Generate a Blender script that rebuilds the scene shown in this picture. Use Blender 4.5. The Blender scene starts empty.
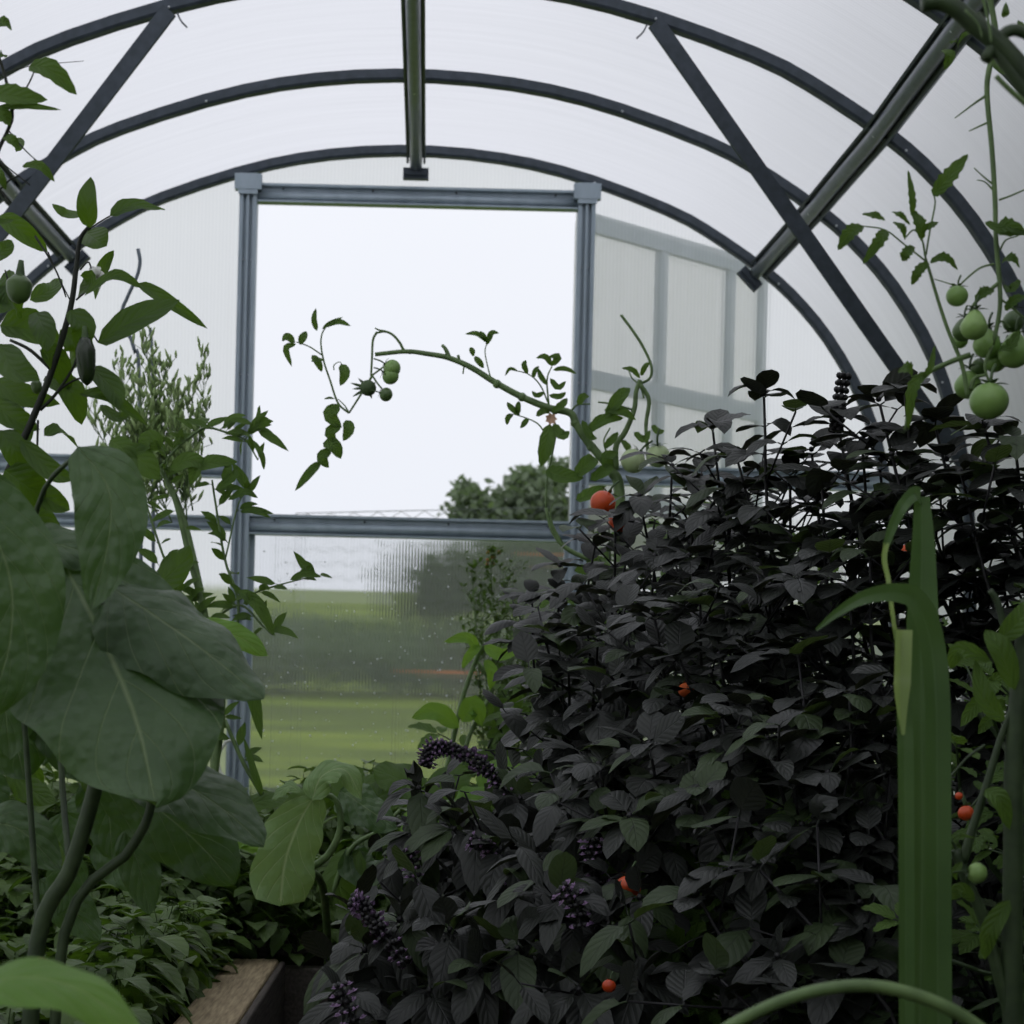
import bpy, math, random
from mathutils import Vector, Matrix
PI = math.pi
scene = bpy.context.scene
COL = scene.collection
R = random.Random(7)

# ------------------------------------------------------------------ camera, sky, exposure
FPX, U0, V0, ROLL, CZ = 1880.0, 427.0, 738.0, math.radians(1.4), 0.80
cd = bpy.data.cameras.new('camera'); cam = bpy.data.objects.new('camera', cd); COL.objects.link(cam)
cd.sensor_width = 36; cd.lens = FPX / 1024 * 36
cd.shift_x = (512 - U0) / 1024; cd.shift_y = (V0 - 512) / 1024
cam.location = (0, 0, CZ); cam.rotation_euler = (PI / 2, -ROLL, 0)
cd.clip_start = .05; cd.clip_end = 500
cd.dof.use_dof = True; cd.dof.focus_distance = 2.35; cd.dof.aperture_fstop = 14
scene.camera = cam

w = bpy.data.worlds.new('overcast'); scene.world = w; w.use_nodes = True
nt = w.node_tree; nt.nodes.clear()
o_ = nt.nodes.new('ShaderNodeOutputWorld'); b_ = nt.nodes.new('ShaderNodeBackground')
tc = nt.nodes.new('ShaderNodeTexCoord'); sp_ = nt.nodes.new('ShaderNodeSeparateXYZ'); rp = nt.nodes.new('ShaderNodeValToRGB')
nt.links.new(tc.outputs['Generated'], sp_.inputs[0]); nt.links.new(sp_.outputs['Z'], rp.inputs[0])
rp.color_ramp.elements[0].position = 0.0; rp.color_ramp.elements[0].color = (.80, .83, .90, 1)
rp.color_ramp.elements[1].position = .9; rp.color_ramp.elements[1].color = (1.0, 1.01, 1.06, 1)
nz = nt.nodes.new('ShaderNodeTexNoise'); nz.inputs['Scale'].default_value = 2.2; nz.inputs['Detail'].default_value = 3
mx = nt.nodes.new('ShaderNodeMix'); mx.data_type = 'RGBA'; mx.blend_type = 'MULTIPLY'; mx.inputs[0].default_value = .06
nt.links.new(tc.outputs['Generated'], nz.inputs['Vector'])
nt.links.new(rp.outputs[0], mx.inputs[6]); nt.links.new(nz.outputs['Fac'], mx.inputs[7])
nt.links.new(mx.outputs[2], b_.inputs[0]); b_.inputs[1].default_value = 1.08
nt.links.new(b_.outputs[0], o_.inputs[0])

vs = scene.view_settings
vs.view_transform = 'Standard'; vs.look = 'None'; vs.gamma = 1; vs.exposure = 0.0; vs.use_curve_mapping = False
try:
    cy = scene.cycles
    cy.max_bounces = 10; cy.transparent_max_bounces = 16; cy.diffuse_bounces = 5; cy.transmission_bounces = 8; cy.glossy_bounces = 3
    cy.sample_clamp_indirect = 6
except Exception: pass

CR, SR = math.cos(ROLL), math.sin(ROLL)
def P(u, v, d):
    """where a thing seen at (u, v) and standing d metres down the tunnel is"""
    dx, dy = u - U0, v - V0
    return Vector(((dx * CR + dy * SR) * d / FPX, d, CZ + (dx * SR - dy * CR) * d / FPX))

# ------------------------------------------------------------------ materials
def lin(c):
    return tuple((x / 255 / 12.92 if x / 255 <= .04045 else ((x / 255 + .055) / 1.055) ** 2.4) for x in c)
def newmat(name):
    m = bpy.data.materials.new(name); m.use_nodes = True
    n = m.node_tree; n.nodes.clear()
    return m, n, n.nodes, n.links
def math_n(n, op, a, b=None, c=None):
    x = n.nodes.new('ShaderNodeMath'); x.operation = op
    for i, v in enumerate((a, b, c)):
        if v is None: continue
        if isinstance(v, (int, float)): x.inputs[i].default_value = v
        else: n.links.new(v, x.inputs[i])
    return x.outputs[0]
def mixc(n, fac, a, b, mode='MIX'):
    x = n.nodes.new('ShaderNodeMix'); x.data_type = 'RGBA'; x.blend_type = mode
    for i, v in ((0, fac), (6, a), (7, b)):
        if isinstance(v, (int, float)): x.inputs[i].default_value = v
        elif isinstance(v, tuple): x.inputs[i].default_value = (*v[:3], 1)
        else: n.links.new(v, x.inputs[i])
    return x.outputs[2]
def noise(n, scale, detail=3, vec=None, rough=.5):
    x = n.nodes.new('ShaderNodeTexNoise'); x.inputs['Scale'].default_value = scale
    x.inputs['Detail'].default_value = detail; x.inputs['Roughness'].default_value = rough
    if vec: n.links.new(vec, x.inputs['Vector'])
    return x.outputs['Fac']
def coord(n, kind='Object', scale=None):
    t = n.nodes.new('ShaderNodeTexCoord').outputs[kind]
    if scale:
        mp = n.nodes.new('ShaderNodeMapping'); mp.inputs['Scale'].default_value = scale
        n.links.new(t, mp.inputs['Vector']); t = mp.outputs[0]
    return t
def ramp(n, fac, stops):
    x = n.nodes.new('ShaderNodeValToRGB'); e = x.color_ramp.elements
    while len(e) < len(stops): e.new(.5)
    for k, (p, c) in enumerate(stops): e[k].position = p; e[k].color = (*c[:3], 1)
    n.links.new(fac, x.inputs[0]); return x.outputs[0]
def bump(n, h, strength=.3, dist=.002):
    x = n.nodes.new('ShaderNodeBump'); x.inputs['Strength'].default_value = strength; x.inputs['Distance'].default_value = dist
    n.links.new(h, x.inputs['Height']); return x.outputs[0]
def princ(n, color, rough=.5, metal=0, spec=.5, normal=None):
    p = n.nodes.new('ShaderNodeBsdfPrincipled')
    for k, v in (('Base Color', color), ('Roughness', rough), ('Metallic', metal), ('Specular IOR Level', spec)):
        if isinstance(v, tuple): p.inputs[k].default_value = (*v[:3], 1)
        elif isinstance(v, (int, float)): p.inputs[k].default_value = v
        else: n.links.new(v, p.inputs[k])
    if normal: n.links.new(normal, p.inputs['Normal'])
    return p
def out(n, sh):
    o = n.nodes.new('ShaderNodeOutputMaterial'); n.links.new(sh, o.inputs[0])

def leaf_mat(name, c1, c2, vein, trans=.25, tcol=None, rough=.5, spec=.5, nveins=8, slant=1.1, crinkle=0, bs=.5, veinamt=.6, vw=14):
    m, n, N, L = newmat(name)
    uv = N.new('ShaderNodeTexCoord').outputs['UV']
    s = N.new('ShaderNodeSeparateXYZ'); L.new(uv, s.inputs[0])
    a = math_n(n, 'MULTIPLY', math_n(n, 'ABSOLUTE', math_n(n, 'SUBTRACT', s.outputs[0], .5)), 2)
    mid = math_n(n, 'SUBTRACT', 1, math_n(n, 'MULTIPLY', a, vw)); mid = math_n(n, 'MAXIMUM', mid, 0)
    ph = math_n(n, 'FRACT', math_n(n, 'SUBTRACT', math_n(n, 'MULTIPLY', s.outputs[1], nveins), math_n(n, 'MULTIPLY', a, slant * nveins * .25)))
    tri = math_n(n, 'ABSOLUTE', math_n(n, 'SUBTRACT', ph, .5))      # 0 on the vein
    side = math_n(n, 'MAXIMUM', math_n(n, 'SUBTRACT', 1, math_n(n, 'MULTIPLY', tri, vw)), 0)
    v = math_n(n, 'MAXIMUM', mid, math_n(n, 'MULTIPLY', side, .6))
    oc = coord(n)
    nzf = noise(n, 9, 3, oc)
    info = N.new('ShaderNodeObjectInfo')
    base = ramp(n, nzf, [(.3, c1), (.7, c2)])
    col = mixc(n, math_n(n, 'MULTIPLY', v, veinamt), base, vein)
    h = math_n(n, 'SUBTRACT', math_n(n, 'MULTIPLY', tri, .8), math_n(n, 'MULTIPLY', v, .6))
    if crinkle:
        vo = N.new('ShaderNodeTexVoronoi'); vo.feature = 'SMOOTH_F1'; vo.inputs['Smoothness'].default_value = .6; vo.inputs['Scale'].default_value = crinkle; L.new(oc, vo.inputs['Vector'])
        h = math_n(n, 'MULTIPLY', h, .45); h = math_n(n, 'SUBTRACT', h, math_n(n, 'MULTIPLY', vo.outputs['Distance'], .8))
        h = math_n(n, 'ADD', h, math_n(n, 'MULTIPLY', noise(n, crinkle * .35, 3, oc), 1.6))
    nb = bump(n, h, bs, .0045 if crinkle else .003)
    p = princ(n, col, rough, 0, spec, nb)
    t = N.new('ShaderNodeBsdfTranslucent')
    L.new(mixc(n, math_n(n, 'MULTIPLY', v, .3), tcol or tuple(x * 1.6 for x in c2), vein), t.inputs[0]); L.new(nb, t.inputs['Normal'])
    ms = N.new('ShaderNodeMixShader'); ms.inputs[0].default_value = trans
    L.new(p.outputs[0], ms.inputs[1]); L.new(t.outputs[0], ms.inputs[2]); out(n, ms.outputs[0])
    return m
def plain(name, c1, c2=None, rough=.5, metal=0, spec=.5, sc=30, stretch=None, bs=.15, bd=.001):
    m, n, N, L = newmat(name)
    f = noise(n, sc, 4, coord(n, 'Object', stretch))
    p = princ(n, ramp(n, f, [(.32, c1), (.68, c2 or c1)]), rough, metal, spec, bump(n, f, bs, bd))
    out(n, p.outputs[0]); return m

M = {}
M['basil'] = leaf_mat('basil_leaf', lin((36, 39, 37)), lin((54, 57, 53)), lin((30, 31, 31)), .06, lin((70, 76, 40)), .46, .4, 6, 1.3, 0, .35, .45)
M['basil_green'] = leaf_mat('basil_leaf_green', lin((50, 64, 42)), lin((72, 88, 58)), lin((44, 48, 40)), .2, lin((96, 118, 56)), .5, .35, 6, 1.3, 0, .35, .45)
M['basil_stem'] = plain('basil_stem', lin((22, 21, 24)), lin((38, 36, 40)), .5)
M['big'] = leaf_mat('broad_leaf', lin((66, 90, 58)), lin((90, 116, 76)), lin((140, 158, 112)), .24, lin((92, 134, 34)), .44, .48, 5, 1.8, 85, .68, .7, 28)
M['bright'] = leaf_mat('bright_leaf', lin((96, 140, 50)), lin((120, 165, 68)), lin((160, 185, 110)), .35, lin((150, 190, 60)), .45, .4, 6, 1.5, 50, .5, .5)
M['pepper'] = leaf_mat('pepper_leaf', lin((56, 82, 34)), lin((78, 106, 44)), lin((100, 130, 66)), .38, lin((118, 158, 36)), .45, .4, 6, 1.4, 0, .4, .35)
M['pale'] = leaf_mat('pale_leaf', lin((110, 140, 90)), lin((135, 165, 105)), lin((185, 200, 150)), .3, lin((150, 180, 90)), .5, .4, 6, 1.5, 60, .7, .7)
M['tomato'] = leaf_mat('tomato_leaf', lin((66, 92, 42)), lin((90, 118, 54)), lin((112, 140, 76)), .32, lin((118, 154, 54)), .55, .3, 6, 1.2, 0, .6, .4)
M['herb'] = leaf_mat('herb_leaf', lin((58, 80, 38)), lin((90, 116, 54)), lin((106, 130, 74)), .22, lin((110, 150, 40)), .5, .4, 4, 1.2, 0, .3, .3)
M['wisp'] = plain('seed_pod', lin((134, 160, 98)), lin((164, 186, 124)), .6)
M['bud'] = leaf_mat('young_leaf', lin((90, 130, 52)), lin((120, 160, 66)), lin((140, 170, 90)), .45, lin((150, 190, 60)), .5, .3, 5, 1.2, 0, .4, .3)
M['stem'] = plain('green_stem', lin((88, 112, 66)), lin((112, 138, 84)), .5, sc=60)
M['stemd'] = plain('dark_green_stem', lin((46, 62, 38)), lin((66, 84, 52)), .5, sc=60)
M['pstem'] = plain('pepper_stem', lin((24, 26, 22)), lin((40, 46, 32)), .55)
M['calyx'] = plain('calyx', lin((58, 80, 46)), lin((76, 98, 58)), .6)
M['gtom'] = plain('unripe_tomato', lin((122, 158, 82)), lin((150, 182, 108)), .28, 0, .5, 25, bs=.02)
M['ptom'] = plain('pale_tomato', lin((168, 188, 136)), lin((190, 206, 160)), .35, 0, .5, 25, bs=.02)
M['dgtom'] = plain('dark_unripe_tomato', lin((70, 92, 52)), lin((96, 122, 70)), .28, 0, .5, 25, bs=.02)
M['rtom'] = plain('ripe_tomato', lin((190, 62, 26)), lin((208, 82, 34)), .35, 0, .5, 18, bs=.02)
M['orange'] = plain('orange_petals', lin((212, 84, 34)), lin((232, 112, 50)), .6)
M['dpep'] = plain('dark_pepper', lin((30, 44, 24)), lin((44, 60, 32)), .22, 0, .6, 15, bs=.02)
M['white'] = plain('white_petal', lin((220, 222, 215)), lin((240, 240, 235)), .6)
M['purple'] = plain('purple_floret', lin((112, 88, 124)), lin((150, 122, 158)), .6)
M['leek'] = leaf_mat('strap_leaf', lin((66, 94, 54)), lin((90, 118, 72)), lin((120, 146, 104)), .22, lin((104, 140, 56)), .35, .45, 1, .0, 0, .1, .35)
M['leeky'] = leaf_mat('strap_leaf_yellow', lin((140, 168, 96)), lin((176, 196, 130)), lin((200, 214, 170)), .35, lin((170, 196, 90)), .4, .4, 1, 0, 0, .1, .3)
M['steel'] = plain('dark_galvanised_steel', lin((56, 64, 72)), lin((70, 78, 88)), .5, .3, .5, 40, (1, 1, 1), .05)
M['frame'] = plain('grey_galvanised_steel', lin((146, 160, 171)), lin((162, 175, 186)), .4, .2, .5, 30, (1, 1, .3), .05)
M['screw'] = plain('zinc_screw', lin((190, 195, 200)), lin((215, 218, 222)), .3, .6)
M['wood'] = plain('weathered_board', lin((136, 122, 98)), lin((186, 168, 136)), .8, 0, .2, 14, (14, 1, 14), .5, .003)
M['woodd'] = plain('dark_board', lin((74, 70, 66)), lin((100, 94, 88)), .8, 0, .2, 14, (14, 1, 14), .5, .003)
M['soil'] = plain('soil', lin((30, 26, 22)), lin((56, 48, 40)), .95, 0, .1, 40, None, 1, .02)
M['rod'] = plain('grey_rod', lin((92, 102, 112)), lin((112, 122, 132)), .45, .4)
M['wire'] = plain('fence_wire', lin((90, 96, 98)), lin((110, 116, 118)), .5, .5)
M['tree'] = leaf_mat('hazed_tree_leaf', lin((104, 118, 100)), lin((134, 146, 124)), lin((110, 130, 90)), .25, lin((120, 150, 80)), .6, .2, 4, 1, 0, .2, .2)  # distance haze put into the leaf colour: lighter and greyer
M['hedge'] = leaf_mat('shrub_leaf', lin((70, 88, 64)), lin((92, 110, 78)), lin((110, 130, 90)), .2, lin((120, 150, 80)), .6, .2, 4, 1, 0, .2, .2)
M['bark'] = plain('bark', lin((66, 60, 52)), lin((90, 82, 70)), .9, sc=20)
M['rust'] = plain('rusty_edging', lin((176, 96, 50)), lin((200, 120, 66)), .8)
M['drop'] = plain('bright_water_drop', lin((225, 232, 235)), lin((245, 248, 250)), .12, 0, .6)
M['shed'] = plain('grey_cladding', lin((118, 126, 124)), lin((132, 140, 136)), .8, 0, .2, 8)

def grass_mat():
    m, n, N, L = newmat('lawn')
    g = coord(n, 'Object')
    f1 = noise(n, .5, 6, coord(n, 'Object', (.35, .8, 1)), .7); f2 = noise(n, 14, 3, g)
    c = ramp(n, f1, [(.38, lin((58, 74, 20))), (.5, lin((92, 114, 26))), (.62, lin((136, 156, 38)))])
    c = mixc(n, .35, c, ramp(n, f2, [(.3, lin((66, 84, 22))), (.7, lin((132, 150, 50)))]))
    p = princ(n, c, .9, 0, .1, bump(n, f2, .5, .03)); out(n, p.outputs[0]); return m
M['grass'] = grass_mat()

def poly_mat(name, stretch, refr, trl, trp, rough, tint, flute_scale, flute_axis, flute_b, streak, mott=.08):
    """twin-wall polycarbonate: cloudy scattering, some clear see-through, fluted channels"""
    m, n, N, L = newmat(name)
    oc = coord(n, 'Object', stretch)
    st = noise(n, 1, 4, oc, .7)
    cloud = noise(n, 2.3, 4, coord(n, 'Object'))
    col = mixc(n, st, tuple(t * (1 - streak) for t in tint), tint)
    col = mixc(n, math_n(n, 'MULTIPLY', cloud, mott * 2), col, tuple(t * .8 for t in tint))
    s = N.new('ShaderNodeSeparateXYZ'); L.new(coord(n, 'Object'), s.inputs[0])
    wv = math_n(n, 'SINE', math_n(n, 'MULTIPLY', s.outputs[flute_axis], flute_scale))
    wv = math_n(n, 'ADD', math_n(n, 'MULTIPLY', wv, .5), .5)
    nb = bump(n, wv, flute_b, .0012)
    col = mixc(n, math_n(n, 'MULTIPLY', math_n(n, 'POWER', wv, 6), .18), col, tuple(t * .6 for t in tint))
    rf = N.new('ShaderNodeBsdfRefraction'); rf.inputs['IOR'].default_value = 1.1; rf.inputs['Roughness'].default_value = rough
    L.new(col, rf.inputs['Color']); L.new(nb, rf.inputs['Normal'])
    tl = N.new('ShaderNodeBsdfTranslucent'); L.new(col, tl.inputs['Color'])
    tp = N.new('ShaderNodeBsdfTransparent'); L.new(col, tp.inputs['Color'])
    df = N.new('ShaderNodeBsdfPrincipled'); df.inputs['Base Color'].default_value = (.55, .57, .6, 1); df.inputs['Roughness'].default_value = .35
    tot = refr + trl
    a = N.new('ShaderNodeMixShader'); a.inputs[0].default_value = trl / tot if tot else 0
    L.new(rf.outputs[0], a.inputs[1]); L.new(tl.outputs[0], a.inputs[2])
    b = N.new('ShaderNodeMixShader'); b.inputs[0].default_value = trp / (tot + trp)
    L.new(a.outputs[0], b.inputs[1]); L.new(tp.outputs[0], b.inputs[2])
    c = N.new('ShaderNodeMixShader'); c.inputs[0].default_value = .1
    L.new(b.outputs[0], c.inputs[1]); L.new(df.outputs[0], c.inputs[2]); out(n, c.outputs[0])
    return m
M['roof'] = poly_mat('roof_polycarbonate', (1.2, 42, 1.2), .0, .93, .07, .3, (.965, .97, 1.0), 520, 1, .15, .16, .04)
M['endwall'] = poly_mat('wall_polycarbonate', (60, 1, 1), .62, .30, .08, .16, (1.0, 1.0, 1.0), 560, 0, .3, .05, .06)
M['door'] = poly_mat('door_polycarbonate', (80, 1, 2), .82, .10, .08, .075, (.93, .94, .95), 640, 0, .5, .10, .10)

# ------------------------------------------------------------------ mesh helpers
def rot_about(v, ax, a): return Matrix.Rotation(a, 3, ax) @ v
def crom(pts, n):
    """smooth curve through the points, n samples"""
    p = [Vector(q) for q in pts]
    if len(p) == 2: return [p[0].lerp(p[1], i / (n - 1)) for i in range(n)]
    q = [p[0] * 2 - p[1]] + p + [p[-1] * 2 - p[-2]]
    seg = len(p) - 1; res = []
    for i in range(n):
        t = i / (n - 1) * seg; k = min(int(t), seg - 1); f = t - k
        a, b, c, d = q[k:k + 4]
        res.append(.5 * ((2 * b) + (c - a) * f + (2 * a - 5 * b + 4 * c - d) * f * f + (3 * b - a - 3 * c + d) * f ** 3))
    return res
class MB:
    def __init__(s): s.v = []; s.f = []; s.uv = []
    def vert(s, p, u=.25, v=.5): s.v.append((p[0], p[1], p[2])); s.uv.append((u, v)); return len(s.v) - 1
    def box(s, c, h, ax=None):
        c = Vector(c); X, Y, Z = ax or (Vector((1, 0, 0)), Vector((0, 1, 0)), Vector((0, 0, 1)))
        i = len(s.v)
        for a in (-1, 1):
            for b in (-1, 1):
                for d in (-1, 1): s.vert(c + X * a * h[0] + Y * b * h[1] + Z * d * h[2])
        for q in ((0, 1, 3, 2), (4, 6, 7, 5), (0, 4, 5, 1), (2, 3, 7, 6), (0, 2, 6, 4), (1, 5, 7, 3)): s.f.append(tuple(i + k for k in q))
    def tube(s, pts, r, n=6, seg=None, cap=True):
        pts = crom(pts, seg) if seg else [Vector(p) for p in pts]
        m = len(pts)
        rr = r if callable(r) else ((lambda t: r[0] + (r[1] - r[0]) * t) if isinstance(r, tuple) else (lambda t: r))
        T0 = (pts[1] - pts[0]).normalized()
        N0 = T0.orthogonal().normalized(); rings = []
        for k, p in enumerate(pts):
            T = (pts[min(k + 1, m - 1)] - pts[max(k - 1, 0)])
            T = T.normalized() if T.length > 1e-9 else T0
            N0 = (N0 - T * N0.dot(T)); N0 = N0.normalized() if N0.length > 1e-6 else T.orthogonal().normalized()
            B = T.cross(N0); rad = rr(k / (m - 1))
            rings.append([s.vert(p + (N0 * math.cos(2 * PI * j / n) + B * math.sin(2 * PI * j / n)) * rad, .25, k / (m - 1)) for j in range(n)])
        for a, b in zip(rings, rings[1:]):
            for j in range(n): s.f.append((a[j], a[(j + 1) % n], b[(j + 1) % n], b[j]))
        if cap: s.f.append(tuple(reversed(rings[0]))); s.f.append(tuple(rings[-1]))
    def sweep(s, pts, prof, up, closed=True):
        """profile [(a along side, b along up)] along points; up = fn(k, T) or vector"""
        m = len(pts); rings = []
        for k, p in enumerate(pts):
            T = (pts[min(k + 1, m - 1)] - pts[max(k - 1, 0)]).normalized()
            U = up(k, T) if callable(up) else Vector(up)
            U = (U - T * U.dot(T)).normalized(); S = T.cross(U)
            rings.append([s.vert(p + S * a + U * b) for a, b in prof])
        n = len(prof)
        for a, b in zip(rings, rings[1:]):
            for j in range(n): s.f.append((a[j], a[(j + 1) % n], b[(j + 1) % n], b[j]))
        s.f.append(tuple(reversed(rings[0]))); s.f.append(tuple(rings[-1]))
    def leaf(s, spine, width, up, prof, n=7, nw=2, fold=.25, wave=0, wf=3, lobe=0, jag=0, jf=5, ph=0, curl=0):
        pts = crom(spine, n + 1); rows = []
        S0 = None
        for k, p in enumerate(pts):
            t = k / n
            T = (pts[min(k + 1, n)] - pts[max(k - 1, 0)])
            if T.length < 1e-9: T = Vector((0, 0, 1))
            T.normalize()
            S = T.cross(up)
            if S.length < .15 and S0 is not None: S = S0 - T * S0.dot(T)
            if S.length < 1e-4: S = T.orthogonal()
            S.normalize()
            if S0 is not None and S.dot(S0) < 0: S = -S
            S0 = S; N = S.cross(T)
            wd = width / 2 * prof(t)
            if jag: wd *= 1 - jag * (.5 + .5 * math.cos(2 * PI * jf * t + ph))
            row = []
            for j in range(-nw, nw + 1):
                x = j / nw; ax = abs(x)
                h = fold * ax * wd - curl * ax * ax * wd + wave * width * math.sin(2 * PI * wf * t + ph + (2 if x > 0 else 0)) * ax * ax
                q = p + S * (x * wd * math.sqrt(max(.2, 1 - (fold * .6) ** 2))) + N * h - T * (lobe * width * ax * (1 - t) ** 4)
                row.append(s.vert(q, .5 + .5 * x, t))
            rows.append(row)
        for a, b in zip(rows, rows[1:]):
            for j in range(2 * nw): s.f.append((a[j], a[j + 1], b[j + 1], b[j]))
    def ball(s, c, r, n=10, m=8, ax=None, sh=None):
        c = Vector(c); Z = (ax or Vector((0, 0, 1))).normalized(); X = Z.orthogonal().normalized(); Y = Z.cross(X)
        rings = []
        for i in range(m + 1):
            th = PI * i / m; z = math.cos(th); q = math.sin(th)
            if sh: q, z = sh(q, z)
            rings.append([s.vert(c + (X * math.cos(2 * PI * j / n) * q + Y * math.sin(2 * PI * j / n) * q + Z * z) * r) for j in range(n)])
        for a, b in zip(rings, rings[1:]):
            for j in range(n): s.f.append((a[j], b[j], b[(j + 1) % n], a[(j + 1) % n]))
    def build(s, name, mat, parent=None, smooth=True):
        me = bpy.data.meshes.new(name); me.from_pydata(s.v, [], s.f); me.update()
        ul = me.uv_layers.new(name='UVMap')
        vi = [0] * len(me.loops); me.loops.foreach_get('vertex_index', vi)
        flat = [0.0] * (2 * len(vi))
        for i, k in enumerate(vi): flat[2 * i], flat[2 * i + 1] = s.uv[k]
        ul.data.foreach_set('uv', flat)
        if smooth: me.polygons.foreach_set('use_smooth', [True] * len(me.polygons))
        me.materials.append(mat)
        o = bpy.data.objects.new(name, me); COL.objects.link(o)
        if parent:
            o.parent = parent; l = parent.location
            if parent.parent: l = l + parent.parent.location
            me.transform(Matrix.Translation(-l))
        return o
def tag(o, label=None, cat=None, group=None, kind=None):
    if label: o['label'] = label
    if cat: o['category'] = cat
    if group: o['group'] = group
    if kind: o['kind'] = kind
    return o
def thing(name, loc, label=None, cat=None, group=None, kind=None):
    o = bpy.data.objects.new(name, None); COL.objects.link(o); o.location = loc; o.empty_display_size = .1
    return tag(o, label, cat, group, kind)

def rdir(rr, z=.3): return Vector((rr.uniform(-1, 1), rr.uniform(-1, .6), rr.uniform(-.3, .9) * 1 + z)).normalized()
# leaf outlines
def pr(a, b):
    mxv = max((t / 200) ** a * (1 - t / 200) ** b for t in range(1, 200))
    return lambda t: max(.0, (max(t, 1e-6) ** a * max(1 - t, 0) ** b) / mxv)
OV = pr(.55, .75); OVB = pr(.5, .62); LA = pr(.7, 1.1); HE = pr(.28, .75); EL = pr(.5, .55); BR = pr(.4, .65)
UPZ = Vector((0, 0, 1)); DOWN = Vector((0, 0, -1))
def simple_leaf(mb, base, d, L, W, prof=OV, droop=.35, pet=.12, up=None, **k):
    """leaf leaving `base` in direction d, bending down towards its tip"""
    d = d.normalized()
    up = (up or UPZ)
    if abs(d.dot(up)) > .92: up = Vector((R.uniform(-1, 1), R.uniform(-1, 1), .2)).normalized()
    p0 = base + d * pet * L
    if pet: mb.tube([base, p0], max(.0006, W * .035), 3, cap=False)
    sp = [p0 + d * L * t + DOWN * droop * L * t * t for t in (0, .33, .66, 1)]
    mb.leaf(sp, W, up, prof, **k)

# ------------------------------------------------------------------ the tunnel's shape
X0 = -.078
HALF = [(0, 1.841), (.27, 1.823), (.515, 1.772), (.8, 1.672), (.95, 1.592), (1.11, 1.484), (1.215, 1.39), (1.315, 1.27), (1.413, 1.105), (1.475, .93), (1.515, .73), (1.53, .5), (1.535, .2), (1.535, -.2), (1.535, -.8)]
def arch_pts(n=72, off=0):
    full = [Vector((-x, 0, z)) for x, z in reversed(HALF[1:])] + [Vector((x, 0, z)) for x, z in HALF]
    pts = crom(full, n)
    res = []
    for k, p in enumerate(pts):
        T = (pts[min(k + 1, n - 1)] - pts[max(k - 1, 0)]).normalized(); N = Vector((-T.z, 0, T.x))
        res.append(Vector((X0, 0, CZ)) + p + N * off)
    return res
YE = 5.9; SP = .67
def flare(y):      # the tunnel stands a touch wider away from its stiff end wall
    t = (YE - y) / SP
    return 1 + (.03 * t if t < 1 else .03 + .02 * min(t - 1, 1.0))
def arch_at(y, **k): return [Vector((X0 + (p.x - X0) * flare(y), y, p.z)) for p in arch_pts(**k)]

# ground inside and outside
def terrain(x, y):
    if y < 18: return 0
    t = y - 18
    return .087 * t * t / (t + 5)
mb = MB(); ys = [YE + .05, 8, 12, 18] + [18 + i * 2.5 for i in range(1, 34)] + [130, 170]; xs = [i * 5 for i in range(-16, 17)]
xs = [-300, -150] + xs + [150, 300]
g = [[mb.vert((x, y, terrain(x, y))) for x in xs] for y in ys]
for a, b in zip(g, g[1:]):
    for j in range(len(xs) - 1): mb.f.append((a[j], a[j + 1], b[j + 1], b[j]))
tag(mb.build('lawn', M['grass']), 'green lawn sloping up behind the greenhouse', 'lawn', kind='structure')
mb = MB(); mb.box((0, -8, -.02), (300, 13.9, .02)); tag(mb.build('ground', M['grass']), 'grass around the greenhouse', 'ground', kind='structure')
mb = MB(); mb.box((X0, 2.5, -.005), (1.6, 3.4, .012)); tag(mb.build('floor', M['soil']), 'dark soil floor of the greenhouse', 'floor', kind='structure')

# roof skin: one curved polycarbonate sheet over the ribs, side walls included
mb = MB(); ar = arch_pts(off=.022)
rows = [[mb.vert(p, k / 71, y) for k, p in enumerate(arch_at(y, off=.022))] for y in [YE + .03, YE] + [YE - SP * i for i in (.5, 1, 1.5, 2, 3, 5, 7, 9.9)]]
for a, b in zip(rows, rows[1:]):
    for j in range(len(ar) - 1): mb.f.append((a[j], a[j + 1], b[j + 1], b[j]))
tag(mb.build('ceiling', M['roof']), 'curved translucent polycarbonate roof sheet', 'roof', kind='structure')

# end wall: polycarbonate around the doorway
def apt(x):     # height of the arch over x
    best = None
    for a, b in zip(ARC, ARC[1:]):
        if min(a.x, b.x) <= x <= max(a.x, b.x) and abs(b.x - a.x) > 1e-6:
            z = a.z + (b.z - a.z) * (x - a.x) / (b.x - a.x); best = z if best is None else max(best, z)
    return best if best is not None else CZ
ARC = arch_pts(200, off=.02)
XL, XR = -.628, .428          # door posts
ZT, ZM = CZ + 1.685, CZ + .655   # door head, stable-door split
def endpanel(mb, xa, xb, z0):
    n = max(2, int((xb - xa) / .04)); prev = None
    for i in range(n + 1):
        x = xa + (xb - xa) * i / n
        a = mb.vert((x, YE + .03, z0)); b = mb.vert((x, YE + .03, max(apt(x), z0 + .001)))
        if prev: mb.f.append((prev[0], a, b, prev[1]))
        prev = (a, b)
mb = MB(); endpanel(mb, X0 - 1.553, XL, .0); endpanel(mb, XL, XR, ZT); endpanel(mb, XR, X0 + 1.553, .0)
tag(mb.build('wall_back', M['endwall'], smooth=False), 'cloudy polycarbonate end wall around the doorway', 'wall', kind='structure')
mb = MB(); ce = mb.vert((X0, -.72, CZ))
idx = [mb.vert(p) for p in arch_at(-.72, off=.02)]
for a, b in zip(idx, idx[1:]): mb.f.append((ce, a, b))
tag(mb.build('wall_front', M['endwall'], smooth=False), 'polycarbonate end wall at the entrance end', 'wall', kind='structure')

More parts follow.
